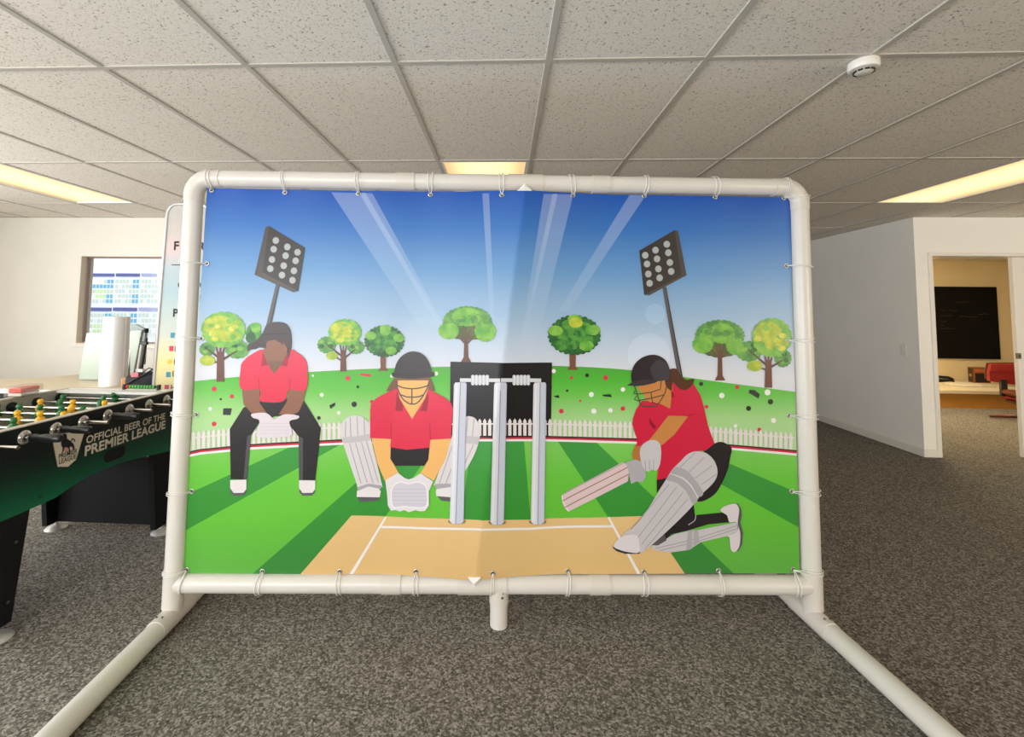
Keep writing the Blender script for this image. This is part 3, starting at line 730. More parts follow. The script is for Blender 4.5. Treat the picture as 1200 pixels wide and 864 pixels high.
# fielder (crouching, left)
RED, REDD, INK = pm(228, 50, 80), pm(166, 36, 60), pm(44, 39, 42)
WHT, PAD, PADD, LINE_, SOLE = pm(236, 230, 232), pm(224, 219, 222), pm(200, 196, 201), pm(176, 171, 178), pm(98, 94, 100)
SK1, SK1d = pm(146, 100, 78), pm(124, 92, 70)
P = Print('printed_player', 17)
for q in (0, 290):
    P.poly(c5((180 + q, 760), (248 + q, 760), (246 + q, 782), (234 + q, 795), (196 + q, 796), (182 + q, 782)), SOLE, 0)
    P.poly(c5((180 + q, 730), (248 + q, 728), (248 + q, 768), (236 + q, 783), (195 + q, 784), (180 + q, 764)), WHT, 1)
P.poly(c5((305, 385), (425, 385), (490, 395), (562, 510), (538, 731), (470, 730), (468, 545), (425, 492), (440, 455), (365, 462), (300, 490), (266, 545), (248, 727), (182, 725), (178, 515), (235, 425)), INK, 2)
P.poly(c5((252, 545), (268, 537), (250, 726), (236, 726)), pm(84, 82, 88), 3).poly(c5((468, 545), (487, 553), (486, 730), (471, 730)), pm(84, 82, 88), 3)
P.poly(c5((228, 335), (305, 340), (305, 405), (335, 448), (280, 458), (236, 410)), SK1, 3).poly(c5((430, 340), (500, 345), (488, 400), (470, 440), (440, 458), (385, 452), (418, 400)), SK1, 3)
P.poly(c5((318, 178), (265, 202), (232, 232), (224, 260), (224, 345), (303, 347), (305, 392), (330, 401), (390, 401), (415, 385), (430, 349), (500, 348), (505, 255), (492, 215), (460, 190), (438, 178), (420, 215), (365, 265), (325, 215)), RED, 4, True)
P.line(c5((303, 347), (301, 300)), .6, REDD, 5).line(c5((430, 349), (433, 300)), .6, REDD, 5)
P.poly(c5((318, 190), (310, 250), (338, 246), (328, 200)), REDD, 5).poly(c5((428, 190), (420, 250), (392, 246), (412, 200)), REDD, 5)
P.poly(c5((325, 150), (350, 132), (402, 132), (424, 150), (420, 195), (395, 245), (365, 280), (340, 243), (320, 195)), SK1, 6).poly(c5((338, 228), (400, 228), (394, 245), (365, 280), (341, 245)), SK1d, 7)
ch = T(295, 375, 13.29)
P.poly(ch((165, 215), (230, 80), (320, 40), (400, 30), (500, 45), (570, 100), (610, 200), (620, 400), (580, 590), (560, 560), (570, 450), (540, 425), (500, 350), (480, 390), (440, 340), (420, 350), (380, 315), (300, 318), (240, 345), (222, 430), (180, 435), (120, 430), (60, 455), (0, 462), (-45, 480), (-60, 470), (-50, 380), (60, 330)), pm(72, 60, 62), 8, True)
P.poly(ch((165, 215), (560, 205), (560, 225), (170, 235)), pm(52, 44, 48), 9)
P.poly(c5((272, 450), (330, 446), (362, 470), (372, 470), (410, 452), (466, 457), (466, 470), (430, 482), (440, 520), (428, 545), (300, 549), (298, 520), (303, 478), (276, 466)), pm(226, 217, 226), 9, True)
for k in range(4): P.line(c5((308, 490 + k * 14), (428, 490 + k * 14)), .5, pm(205, 196, 206), 10)
P.build('printed cricketer in red shirt and black trousers crouching with cupped hands')

# wicket keeper
P = Print('printed_player', 17); SK2 = pm(244, 188, 112)
for sh, so in ((((112, 690), (125, 672), (165, 662), (208, 672), (221, 690), (216, 718), (110, 716)), ((107, 708), (220, 708), (210, 734), (125, 740))), (((474, 690), (482, 672), (520, 666), (545, 672), (545, 718), (476, 712)), ((471, 702), (545, 712), (545, 738), (500, 734)))):
    P.poly(c6(*so), SOLE, 0).poly(c6(*sh), WHT, 1)
P.poly(c6((35, 405), (45, 372), (70, 350), (105, 342), (140, 350), (172, 388), (174, 440), (226, 655), (224, 668), (200, 674), (165, 656), (118, 678), (108, 650), (48, 470)), PAD, 2, True)
P.poly(c6((44, 442), (110, 437), (173, 425), (178, 455), (115, 464), (50, 470)), PADD, 3)
P.poly(c6((112, 672), (165, 655), (224, 664), (222, 680), (165, 668), (116, 688)), LINE_, 3)
for a, b in (((80, 350), (84, 440)), ((112, 345), (116, 436)), ((144, 355), (147, 430)), ((60, 368), (58, 440)), ((78, 472), (130, 655)), ((105, 468), (158, 650)), ((132, 464), (186, 655)), ((155, 460), (210, 650))): P.line(c6(a, b), 1.0, LINE_, 4)
P.poly(c6((548, 440), (575, 380), (600, 352), (632, 345), (660, 360), (676, 400), (676, 445), (652, 520), (600, 610), (545, 665), (470, 662), (474, 640)), PAD, 2, True)
P.poly(c6((560, 430), (676, 440), (668, 475), (552, 462)), PADD, 3)
P.poly(c6((470, 656), (545, 655), (545, 670), (475, 680)), LINE_, 3)
for a, b in (((622, 350), (612, 435)), ((650, 356), (642, 436)), ((555, 465), (490, 655)), ((590, 468), (520, 655)), ((648, 475), (580, 620))): P.line(c6(a, b), 1.0, LINE_, 4)
P.poly(c6((263, 478), (447, 478), (445, 540), (420, 573), (290, 573), (263, 540)), INK, 4)
P.poly(c6((178, 440), (268, 445), (265, 540), (302, 602), (240, 642), (205, 560)), SK2, 5).poly(c6((450, 448), (545, 443), (520, 540), (465, 642), (404, 606), (440, 545)), SK2, 5)
P.poly(c6((285, 168), (262, 200), (246, 230), (300, 235)), pm(126, 88, 68), 5).poly(c6((445, 165), (458, 190), (470, 228), (430, 238)), pm(126, 88, 68), 5)
P.poly(c6((290, 220), (240, 240), (200, 262), (176, 290), (172, 320), (172, 445), (268, 450), (264, 487), (340, 499), (445, 489), (450, 453), (544, 448), (552, 310), (545, 285), (520, 262), (480, 240), (440, 222)), RED, 6)
P.line(c6((268, 448), (270, 380)), .7, REDD, 7).line(c6((450, 452), (446, 380)), .7, REDD, 7)
P.poly(c6((295, 232), (325, 300), (320, 322), (288, 320)), REDD, 7).poly(c6((437, 235), (402, 320), (434, 322), (441, 262)), REDD, 7)
P.poly(c6((285, 165), (445, 165), (443, 215), (285, 215)), pm(126, 88, 68), 7)
P.poly(c6((300, 180), (440, 180), (441, 210), (425, 262), (365, 358), (308, 262), (298, 210)), SK2, 8)
ck = T(455, 405, 11.52)
for pts in (ck((122, 535), (200, 568), (320, 582), (440, 570), (545, 535)), ck((165, 660), (240, 690), (320, 696), (410, 690), (480, 662)), ck((105, 480), (130, 590), (190, 710), (260, 770), (320, 790), (390, 775), (450, 710), (520, 590), (550, 490)), ck((320, 580), (320, 788))):
    P.line(pts, 1.5, pm(98, 82, 88), 9, None, len(pts) > 2)
P.poly(c6((283, 142), (290, 110), (308, 78), (335, 56), (365, 47), (398, 52), (428, 74), (448, 110), (454, 140), (466, 142), (469, 152), (464, 162), (445, 165), (365, 173), (290, 166), (275, 161), (272, 150), (276, 142)), pm(60, 53, 56), 10, True)
P.line(c6((278, 152), (365, 160), (464, 151)), .8, pm(44, 39, 43), 11)
P.poly(c6((242, 640), (300, 604), (330, 628), (350, 635), (372, 628), (404, 607), (462, 645), (442, 690), (443, 755), (425, 780), (400, 782), (382, 776), (350, 786), (330, 776), (310, 783), (290, 776), (268, 778), (254, 755), (250, 700)), pm(231, 227, 231), 10)
P.poly(c6((268, 700), (280, 660), (310, 645), (350, 652), (395, 645), (428, 662), (438, 710), (432, 762), (380, 768), (330, 762), (275, 765)), pm(244, 242, 246), 11, True)
P.poly(c6((272, 700), (284, 664), (312, 650), (350, 657), (393, 650), (424, 666), (433, 710), (427, 757), (380, 762), (330, 757), (280, 759)), pm(214, 210, 222), 12, True)
for k in range(5): P.line(c6((276, 680 + k * 17), (430, 680 + k * 17)), .6, pm(194, 190, 204), 13)
P.build('printed wicket keeper in red shirt, black helmet, gloves and white pads')

# batter
P = Print('printed_player', 17); SK3 = pm(206, 138, 74); PB, PBD, PBL = pm(206, 202, 206), pm(178, 175, 181), pm(160, 156, 162)
P.poly(cb((855, 458), (890, 463), (912, 500), (916, 540), (906, 590), (925, 660), (918, 740), (895, 780), (865, 789), (880, 700), (880, 500)), pm(92, 88, 94), 0)
P.poly(cb((300, 755), (400, 702), (460, 668), (580, 640), (622, 640), (882, 588), (888, 650), (820, 680), (640, 722), (560, 775), (430, 792), (340, 780)), PB, 1)
for a, b in (((330, 765), (880, 612)), ((360, 778), (882, 632))): P.line(cb(a, ((a[0] + b[0]) / 2, (a[1] + b[1]) / 2 + 12), b), .8, PBL, 2)
P.poly(cb((552, 645), (584, 638), (580, 768), (540, 778)), PBD, 3).poly(cb((592, 638), (622, 638), (628, 722), (588, 750)), PBD, 3)
P.poly(cb((590, 455), (600, 540), (785, 522), (815, 540), (832, 588), (690, 602), (560, 640), (440, 668), (400, 708), (385, 672), (500, 560)), pm(38, 32, 35), 3)
P.line(cb((605, 540), (598, 575), (555, 605)), .8, PB, 4, None, True)
P.poly(cb((772, 510), (795, 482), (860, 462), (885, 472), (898, 510), (888, 595), (905, 660), (900, 745), (872, 787), (842, 772), (832, 690), (818, 680), (884, 650), (880, 588), (832, 586), (815, 540)), pm(224, 217, 221), 4, True)
P.poly(cb((305, 742), (345, 690), (395, 668), (408, 710), (350, 744)), pm(94, 88, 94), 4)
P.poly(cb((343, 290), (415, 285), (343, 390)), pm(38, 32, 35), 4)
P.poly(cb((655, 105), (700, 72), (770, 45), (830, 68), (848, 98), (838, 150), (815, 250), (745, 385), (660, 443), (610, 442), (640, 400), (700, 300), (740, 190), (690, 130)), pm(38, 32, 35), 4, True)
P.poly(c7((345, 405), (372, 390), (375, 472), (340, 466), (334, 440)), pm(188, 120, 60), 4)
P.poly(c7((372, 232), (350, 265), (337, 300), (335, 325), (345, 360), (355, 385), (350, 410), (380, 405), (445, 390), (440, 460), (430, 540), (480, 530), (510, 495), (570, 430), (620, 425), (655, 398), (630, 330), (615, 260), (600, 210), (572, 163), (530, 180), (490, 160), (480, 262), (440, 240), (405, 232)), pm(214, 32, 66), 5)
P.poly(c7((400, 297), (428, 335), (420, 345), (402, 320)), pm(150, 20, 46), 6).line(c7((545, 292), (590, 282)), 1.2, pm(160, 24, 50), 6, .4)
P.poly(c7((475, 290), (552, 292), (500, 362), (447, 407), (432, 388), (398, 388), (425, 355)), SK3, 6)
P.poly(c7((352, 178), (440, 150), (478, 140), (492, 175), (482, 262), (440, 242), (400, 236), (375, 205)), SK3, 6)
P.poly(c7((485, 185), (500, 215), (482, 222)), pm(150, 20, 46), 6)
P.poly(c7((478, 112), (505, 107), (522, 130), (545, 150), (575, 146), (565, 175), (540, 190), (515, 182), (492, 160), (488, 190), (470, 180), (462, 150)), pm(86, 48, 26), 7, True)
P.poly(c7((334, 165), (331, 125), (345, 88), (380, 60), (425, 53), (462, 72), (480, 108), (482, 140), (470, 150), (440, 152), (425, 160), (380, 170), (345, 172)), pm(44, 36, 40), 8, True)
P.poly(c7((406, 105), (425, 78), (450, 74), (472, 95), (481, 130), (470, 148), (430, 155), (412, 135)), pm(64, 60, 66), 9, True)
P.poly(c7((314, 172), (340, 156), (380, 150), (426, 150), (424, 162), (380, 172), (345, 175)), pm(60, 54, 60), 9)
cg = T(730, 405, 10.8)
for pts in (cg((138, 500), (180, 620), (215, 735), (245, 770), (420, 768), (470, 700), (530, 600), (558, 480), (572, 390)), cg((165, 617), (350, 592), (470, 552), (482, 450), (470, 420)), cg((190, 697), (360, 665), (525, 622)), cg((350, 592), (370, 715), (445, 745)), cg((150, 570), (130, 605), (175, 615)), cg((170, 640), (140, 680), (190, 700))):
    P.line(pts, 1.1, pm(84, 66, 62), 10)
P.poly(cb((447, 232), (500, 178), (555, 125), (620, 108), (690, 130), (738, 190), (751, 262), (720, 325), (640, 402), (612, 440), (560, 502), (470, 592), (385, 672), (305, 742), (232, 792), (215, 700), (150, 665), (100, 700), (130, 655), (232, 572), (408, 292)), PB, 8, True)
for a, b in (((600, 118), (500, 215)), ((660, 150), (560, 248)), ((715, 205), (600, 290)), ((745, 262), (640, 335)), ((425, 330), (165, 640)), ((475, 350), (215, 690)), ((520, 385), (240, 735)), ((550, 430), (262, 768))): P.line(cb(a, b), .8, PBL, 9)
P.poly(cb((443, 240), (480, 214), (545, 240), (600, 300), (655, 388), (622, 412), (570, 330), (520, 288), (447, 262)), PBD, 10, True)
P.poly(cb((408, 292), (440, 266), (510, 295), (570, 350), (617, 432), (585, 462), (540, 382), (480, 325), (415, 305)), PBD, 10, True)
P.line(cb((447, 262), (520, 288), (575, 340), (618, 420)), .7, pm(238, 235, 238), 11)
P.poly(cb((45, 758), (60, 742), (150, 780), (228, 786), (226, 800), (130, 800), (70, 782)), pm(62, 58, 62), 9)
P.poly(cb((52, 750), (70, 712), (112, 682), (170, 668), (212, 682), (222, 725), (222, 790), (140, 786), (85, 770)), pm(228, 222, 226), 10, True)
P.poly(c7((298, 470), (324, 488), (318, 545), (88, 663), (72, 650), (62, 625), (60, 600), (70, 592)), pm(224, 202, 202), 8)
P.line(c7((62, 622), (318, 490)), .9, pm(150, 76, 78), 9).line(c7((72, 647), (322, 517)), .9, pm(150, 76, 78), 9).line(c7((68, 594), (300, 474)), 1.2, pm(190, 168, 172), 9)
P.line(c7((61, 600), (64, 625), (85, 661)), 1.2, pm(244, 236, 236), 9)
P.poly(c7((308, 472), (345, 460), (384, 472), (388, 528), (375, 548), (352, 545), (330, 556), (322, 520), (318, 495)), pm(182, 178, 185), 9)
P.poly(c7((364, 440), (370, 408), (400, 386), (432, 388), (446, 415), (444, 470), (430, 502), (410, 500), (395, 507), (375, 488)), pm(206, 203, 208), 10, True)
for k in range(3): P.line(c7((384 + k * 17, 462), (387 + k * 15, 500)), .8, PBL, 11)
P.build('printed batter kneeling on one leg and swinging a bat')

# white hem folds standing out at the ends of the central crease
for tri, nm in ((((606, 223.5), (615.5, 214.5), (623.5, 223.5)), 'hem_fold'), (((548, 677), (556.5, 688.5), (563.5, 677)), 'hem_fold')):
    bm = bmesh.new(); pts = [onB(u, v, .0545) for u, v in tri]
    mid = (pts[0] + pts[2]) / 2; mid.y = -.062
    A = [bm.verts.new(p) for p in pts]; m_ = bm.verts.new((mid.x, -.064, (mid.z + pts[1].z) / 2)); kz = [bm.verts.new((p.x, -.046, p.z)) for p in pts]
    for a, b in ((0, 1), (1, 2), (2, 0)): bm.faces.new((A[a], A[b], m_)); bm.faces.new((A[a], kz[a], kz[b], A[b]))
    finish(bm, nm, M_back, bn)

# grommets and cord ties
gm = bmesh.new()
n1, n2 = 18, 8
for i in range(n1):
    for j in range(n2):
        a, b = 2 * PI * i / n1, 2 * PI * j / n2
        gm.verts.new(((.0085 + .0028 * math.cos(b)) * math.cos(a), .0022 * math.sin(b), (.0085 + .0028 * math.cos(b)) * math.sin(a)))
gm.verts.ensure_lookup_table()
for i in range(n1):
    for j in range(n2): gm.faces.new([gm.verts[(q % n1) * n2 + (w % n2)] for q, w in ((i, j), (i + 1, j), (i + 1, j + 1), (i, j + 1))])
gr0 = finish(gm, 'grommet', M_steel, None, True); gme = gr0.data; bpy.data.objects.remove(gr0)
bm = bmesh.new(); lathe(bm, [(.0062, -.0008), (.0062, .0008)], seg=14, axis='Y'); hole0 = finish(bm, 'eyelet', M_blackp); hme = hole0.data; bpy.data.objects.remove(hole0)
def grommet(u, v):
    x, z = S(u, v)
    o = bpy.data.objects.new('grommet', gme); COL.objects.link(o); o.parent = bn; o.location = (x, -bulge(x, z) - .0025, z)
    h = bpy.data.objects.new('eyelet', hme); COL.objects.link(h); h.parent = o; h.location = (0, .0005, 0)
    return Vector((x, -bulge(x, z) - .004, z))
def tie(g, axis):
    """cord looped twice round a pipe; axis = 't','b','l','r'"""
    R = PR + .0058; pts = []
    if axis in 'tb': c = Vector((g.x, 0, ZT if axis == 't' else ZBR)); e1 = Vector((0, 0, -1 if axis == 't' else 1)); al = Vector((1, 0, 0))
    else: c = Vector((XP0 if axis == 'l' else XP1, 0, g.z)); e1 = Vector((1 if axis == 'l' else -1, 0, 0)); al = Vector((0, 0, 1))
    e2 = Vector((0, -1, 0)); j = random.uniform(-.004, .004); sk = random.uniform(-.010, .010)
    reach = (g - c).dot(e1)
    a0 = math.acos(max(-1, min(1, R / max(reach, R + .001)))) * .8 + .15
    for k, sh in enumerate((-.006 + j, .006 - j)):
        pts.append(g + Vector((0, -.004 - .002 * k, 0)) + al * sh * .2)
        for q in range(15):
            f = q / 14; ph = a0 + (2 * PI - 2 * a0) * f
            pts.append(c + (e1 * math.cos(ph) + e2 * math.sin(ph)) * R + al * (sh * (1 if f < .5 else .6) + sk * math.sin(PI * f)))
        pts.append(Vector((g.x, .006, g.z)) + al * sh * .2)
        pts.append(Vector((g.x, .002, g.z)) + e1 * .001)
    bm = bmesh.new(); tube(bm, pts, .0018, 6); finish(bm, 'cord_tie', M_cord, bn, True)
top_g = [(248, 223), (334, 225.5), (420, 226.8), (504.5, 228), (588, 228.5), (671.5, 228.8), (755, 229.6), (838, 231), (918.6, 232)]
bot_g = [(219, 668), (307.5, 670), (398, 670), (487.6, 670), (577.6, 672), (665.8, 669.5), (754.6, 670.5), (842, 669), (929.5, 667.5)]
left_g = [(242.5, 309), (236, 397), (230.3, 486), (224.7, 576)]
right_g = [(921.5, 311.6), (923.5, 399), (925, 487), (928, 576)]
for k, p in enumerate(top_g):
    g_ = grommet(*p); tie(g_, 't')
    if k == 8: tie(g_, 'r')
for k, p in enumerate(bot_g):
    g_ = grommet(*p); tie(g_, 'b')
    if k == 0: tie(g_, 'l')
    if k == 8: tie(g_, 'r')
for p in left_g: tie(grommet(*p), 'l')
for p in right_g: tie(grommet(*p), 'r')

# rods of a sign stand behind the banner
r1, r2 = onZ(620, 718, 0), onZ(731, 721, 0)
ss = empty('sign_stand', ((r1.x + r2.x) / 2, r1.y + .03, 0), 0, 'thin grey metal legs standing on the carpet just behind the banner', 'stand')
hw_ = (r2.x - r1.x) / 2; M_rod = mat('grey_rod', (84, 82, 76), .5, .3)
for s in (-1, 1):
    bm = bmesh.new(); tube(bm, [(s * hw_, 0, .006), (s * hw_ - .012, .045, .62)], .0075, 12); finish(bm, 'leg', M_rod, ss, 40)
    bm = bmesh.new(); lathe(bm, [(.011, 0), (.011, .018), (.008, .022)], (s * hw_, 0, 0), 14); finish(bm, 'rubber_foot', M_rod, ss, 40)
bm = bmesh.new(); tube(bm, [(-hw_ - .012, .045, .62), (hw_ - .012, .045, .62)], .0075, 12); finish(bm, 'crossbar', M_rod, ss, 40)
for s in (-1, 1):
    bm = bmesh.new(); tube(bm, [(s * hw_ - .012, .045, .60), (s * hw_ - .012, .40, .006)], .0075, 12); finish(bm, 'rear_leg', M_rod, ss, 40)

# ------------------------------------------------------------------ table football
FX, FW = -2.0, .70                          # near side plane, width
FY0, FY1 = 1.63, 2.815
ZB, ZTP = .47, .828
ft = empty('football_table', (0, 0, 0), 0, 'green and black table football game with white lettering and chrome rods', 'football table')
M_side = zramp('printed_green_side', [(.45, (18, 112, 74)), (.53, (12, 84, 58)), (.62, (12, 48, 36)), (.70, (18, 26, 24)), (.84, (22, 26, 25))], .42)
M_rim = mat('beige_edge_band', (206, 198, 182), .45)
M_in = mat('grey_inner_wall', (172, 168, 160), .5)
M_pitch = mat('playfield_print', (62, 120, 66), .4)
arch = [(FY0, ZTP), (FY1, ZTP), (FY1, ZB), (2.70, ZB + .012), (2.56, .502), (2.42, .517), (2.30, .52), (2.20, .512), (2.12, .494), (2.06, .477), (1.98, ZB + .004), (FY0, ZB)]
for x0, x1, nm in ((FX - .028, FX, 'side_panel'), (FX - FW, FX - FW + .028, 'side_panel')):
    bm = bmesh.new(); prism(bm, arch, 'X', x0, x1); o = finish(bm, nm, M_side, ft)
    bm = bmesh.new(); box(bm, x0 - .001, x1 + .001, FY0, FY1, ZTP, ZTP + .005, bev=.001); finish(bm, 'top_edge', M_rim, ft)
for y0, y1 in ((FY0, FY0 + .028), (FY1 - .028, FY1)):
    part_box('end_panel', (FX - FW + .028, FX - .028, y0, y1, ZB, ZTP), M_in, ft)
    part_box('top_edge', (FX - FW + .028, FX - .028, y0, y1, ZTP, ZTP + .005), M_rim, ft)
part_box('end_shelf', (FX - FW + .028, FX - .028, FY1 - .11, FY1 - .028, ZTP - .012, ZTP + .002), mat('white_laminate', (226, 224, 220), .4), ft)
part_box('playfield', (FX - FW + .028, FX - .028, FY0 + .028, FY1 - .028, .665, .68), M_pitch, ft)
for x in (FX - .032, FX - FW + .028): part_box('inner_wall', (x, x + .004, FY0 + .028, FY1 - .03, .68, ZTP), M_in, ft)
# ball opening in the near side
bm = bmesh.new(); ring = []
c0 = onX(135, 532, FX + .002); hl, hh2 = .066, .029
for k in range(32):
    a = 2 * PI * k / 32; ca, sa = math.cos(a), math.sin(a)
    ring.append((c0.y + (hl - hh2) * (1 if ca > 0 else -1) + hh2 * ca, c0.z + hh2 * sa * 1.05))
prism(bm, ring, 'X', FX - .001, FX + .0012); finish(bm, 'ball_opening', mat('dark_opening', (6, 6, 7), .9), ft)
# lettering
ZX = Matrix(((0, 0, 1, 0), (1, 0, 0, 0), (0, 1, 0, 0), (0, 0, 0, 1)))
M_letter = mat('printed_cream_letter', (218, 210, 192), .45)
for s_, y0, y1, zb, h, bold in (('OFFICIAL BEER OF THE', 2.196, 2.722, .676, .036, .018), ('PREMIER LEAGUE', 2.192, 2.728, .620, .047, .028)):
    bm = bmesh.new(); text_bm(bm, s_, Matrix.Translation((FX + .0012, y0, zb)) @ ZX, y1 - y0, h, bold); finish(bm, 'side_lettering', M_letter, ft, recalc=False)
# crest
cc = T(40, 490, 12.343)
def fx(pts, dx):
    return [(onX(u, v, FX).y, onX(u, v, FX).z) for u, v in cc(*pts)]
def flat(bm, pts, x, mi=0):
    f = bm.faces.new([bm.verts.new((x, y, z)) for y, z in pts]); f.normal_update()
    if f.normal.x < 0: f.normal_flip()
    f.material_index = mi
bm = bmesh.new(); M_cream = mat('crest_cream', (214, 205, 184), .45); M_ink = mat('crest_ink', (18, 18, 26), .45)
sh_o = [(250, 240), (470, 205), (740, 170), (722, 250), (610, 612), (485, 722), (325, 722), (258, 380)]
cxm = sum(p[0] for p in sh_o) / 8; cym = sum(p[1] for p in sh_o) / 8
flat(bm, fx(sh_o, 0), FX + .0008, 1); flat(bm, fx([(cxm + (a - cxm) * .955, cym + (b - cym) * .965) for a, b in sh_o], 0), FX + .0013, 2)
flat(bm, fx([(cxm + (a - cxm) * .915, cym + (b - cym) * .935) for a, b in sh_o], 0), FX + .0018, 0)
for poly in ([(385, 330), (400, 262), (430, 240), (465, 262), (470, 300), (520, 330), (560, 370), (580, 420), (575, 468), (555, 468), (548, 425), (520, 410), (505, 440), (520, 470), (500, 492), (480, 470), (478, 430), (450, 420), (430, 440), (418, 490), (385, 515), (400, 480), (405, 430), (385, 400)],
             [(400, 262), (395, 225), (412, 240), (428, 215), (445, 238), (465, 222), (465, 262)], [(520, 330), (540, 290), (570, 300), (592, 318), (580, 345), (560, 350), (575, 325), (548, 310), (530, 340)]):
    flat(bm, fx(poly, 0), FX + .0022, 1)
flat(bm, fx([(460 + 34 * math.cos(a), 460 + 34 * math.sin(a)) for a in [k * PI / 8 for k in range(16)]], 0), FX + .0025, 3)
finish(bm, 'crest_decal', [M_cream, M_ink, mat('crest_grey', (150, 144, 132), .45), mat('crest_pink', (206, 150, 140), .45)], ft, recalc=False)
bm = bmesh.new()
for s_, a, b in (('PREMIER', (345, 592), (615, 505)), ('LEAGUE', (350, 668), (602, 585))):
    A = onX(*cc(a)[0], FX); B = onX(*cc(b)[0], FX); zz_ = (A.z + B.z) / 2
    text_bm(bm, s_, Matrix.Translation((FX + .0028, A.y, zz_)) @ ZX, B.y - A.y, .021, .014)
finish(bm, 'crest_lettering', M_ink, ft, recalc=False)
# rods, bearings, handles and figures
ROD = [1.7595 + .1378 * k for k in range(8)]
ZR = .785
fig_bm = bmesh.new()
lathe(fig_bm, [(.003, .0415), (.010, .046), (.0135, .036), (.012, .026), (.008, .020), (.015, .016), (.021, .006), (.020, -.012), (.016, -.028), (.012, -.05), (.011, -.066), (.014, -.075), (.013, -.088), (.004, -.09)], seg=14)
fo = finish(fig_bm, 'player_figure', mat('yellow_figure', (246, 182, 28), .4), None, True); fme_y = fo.data; bpy.data.objects.remove(fo)
fme_g = fme_y.copy(); fme_g.materials.clear(); fme_g.materials.append(mat('green_figure', (42, 112, 58), .4))
bb = bmesh.new(); lathe(bb, [(.012, -.004), (.028, -.003), (.030, .002), (.026, .007), (.017, .009), (.016, .016), (.010, .017)], seg=24, axis='X'); bo = finish(bb, 'bearing', M_chrome, None, 40); bme = bo.data; bpy.data.objects.remove(bo)
bb = bmesh.new(); lathe(bb, [(.012, -.004), (.026, -.003), (.026, .010), (.012, .012)], seg=20, axis='X'); bo = finish(bb, 'bearing', M_blackp, None, 40); bme_k = bo.data; bpy.data.objects.remove(bo)
hb = bmesh.new()
lathe(hb, [(.010, 0), (.0155, .004), (.0165, .02), (.013, .04), (.0165, .052), (.0175, .10), (.0165, .128), (.011, .134)], seg=16, axis='X'); ho = finish(hb, 'rod_handle', mat('black_grip', (34, 34, 37), .28), None, 40); hme2 = ho.data; bpy.data.objects.remove(ho)
teams = [('y', 1), ('y', 2), ('g', 3), ('y', 5), ('g', 5), ('y', 3), ('g', 2), ('g', 1)]
near_handle = {0, 1, 2, 4, 6}
shift = [.0, .02, -.03, .02, -.01, .03, -.05, .04]
def sub(name, me, parent, loc):
    o = bpy.data.objects.new(name, me); COL.objects.link(o); o.parent = parent; o.location = loc; return o
XM = FX - FW / 2
for k, y in enumerate(ROD):
    nh = k in (1, 2, 4)
    bm = bmesh.new(); a, b = (FX - FW - .09, FX + .055) if nh else (FX - FW - .05, FX + .125)
    tube(bm, [(a, 0, 0), (b, 0, 0)], .0078, 14); rd = finish(bm, 'rod', M_chrome, ft, 40); rd.location = (0, y, ZR)
    sub('bearing', bme, rd, (FX + .001, 0, 0))
    o = sub('bearing', bme_k, rd, (FX - FW + .034, 0, 0))
    if nh: sub('rod_handle', hme2, rd, (FX + .03, 0, 0))
    else: o = sub('rod_handle', hme2, rd, (FX - FW - .04, 0, 0)); o.rotation_euler = (0, 0, PI)
    tm_, n = teams[k]; span = {1: 0, 2: .24, 3: .36, 5: .46}[n]
    for q in range(n):
        xx = XM + shift[k] + (0 if n == 1 else -span / 2 + span * q / (n - 1))
        f = sub('player_figure', fme_y if tm_ == 'y' else fme_g, rd, (xx, 0, 0)); f.rotation_euler = (random.uniform(-.1, .1) + (.7 if k == 7 else -.35 if k == 6 else 0), 0, 0)
# score counter on the far end
sc_ = bmesh.new(); A, B = onY(146, 456, 2.79), onY(186, 456, 2.79)
tube(sc_, [(A.x, 2.79, .848), (B.x, 2.79, .848)], .003, 8); so = finish(sc_, 'score_counter', M_blackp, ft)
for x in (A.x, B.x): o = part_box('counter_post', (x - .007, x + .007, 2.78, 2.80, .829, .862), M_blackp, so)
for k in range(10):
    bm = bmesh.new(); lathe(bm, [(.004, -.0075), (.011, -.006), (.011, .006), (.004, .0075)], (A.x + .02 + .0185 * k, 2.79, .848), 14, 'X')
    finish(bm, 'score_bead', mat('red_bead', (190, 30, 50), .4) if k == 0 else mat('green_bead', (60, 150, 60), .4), so, 40)
# legs, cross panels and feet
def leg(x0, x1, y_top0, y_top1, y_b0, y_b1):
    bm = bmesh.new(); prism(bm, [(y_top0, ZB + .04), (y_top1, ZB + .04), (y_b1, .045), (y_b0, .045)], 'X', x0, x1); return finish(bm, 'leg', M_black, ft)
def foot(x, y):
    bm = bmesh.new(); lathe(bm, [(.056, 0), (.056, .004), (.045, .014), (.022, .022), (.010, .025), (.009, .046)], (x, y, 0), 28); finish(bm, 'levelling_foot', mat('brushed_steel', (206, 204, 198), .45, .6), ft, 40)
for x in (FX - .035, FX - FW - .0 + .005):
    leg(x, x + .03, 1.74, 1.953, 1.795, 1.905); foot(x + .015, 1.862)
    leg(x, x + .03, 2.65, 2.80, 2.70, 2.79); foot(x + .015, 2.775)
part_box('leg_panel', (FX - FW + .035, FX - .035, 2.755, 2.78, .05, .436), M_black, ft)
part_box('leg_panel', (FX - FW + .035, FX - .035, 1.76, 1.785, .05, .47), M_black, ft)
for yy, z_ in ((1.90, .36), (1.885, .13)):
    bm = bmesh.new(); lathe(bm, [(.006, -.004), (.006, .003), (.003, .005)], (FX - .005, yy, z_), 12, 'X'); finish(bm, 'bolt', M_screw, ft)
for yy, z_ in ((1.98, .56), (1.985, .51), (2.07, .60)):
    bm = bmesh.new(); lathe(bm, [(.009, -.002), (.009, .0015)], (FX, yy, z_), 14, 'X'); finish(bm, 'screw_cap', mat('green_cap', (14, 60, 44), .4), ft)

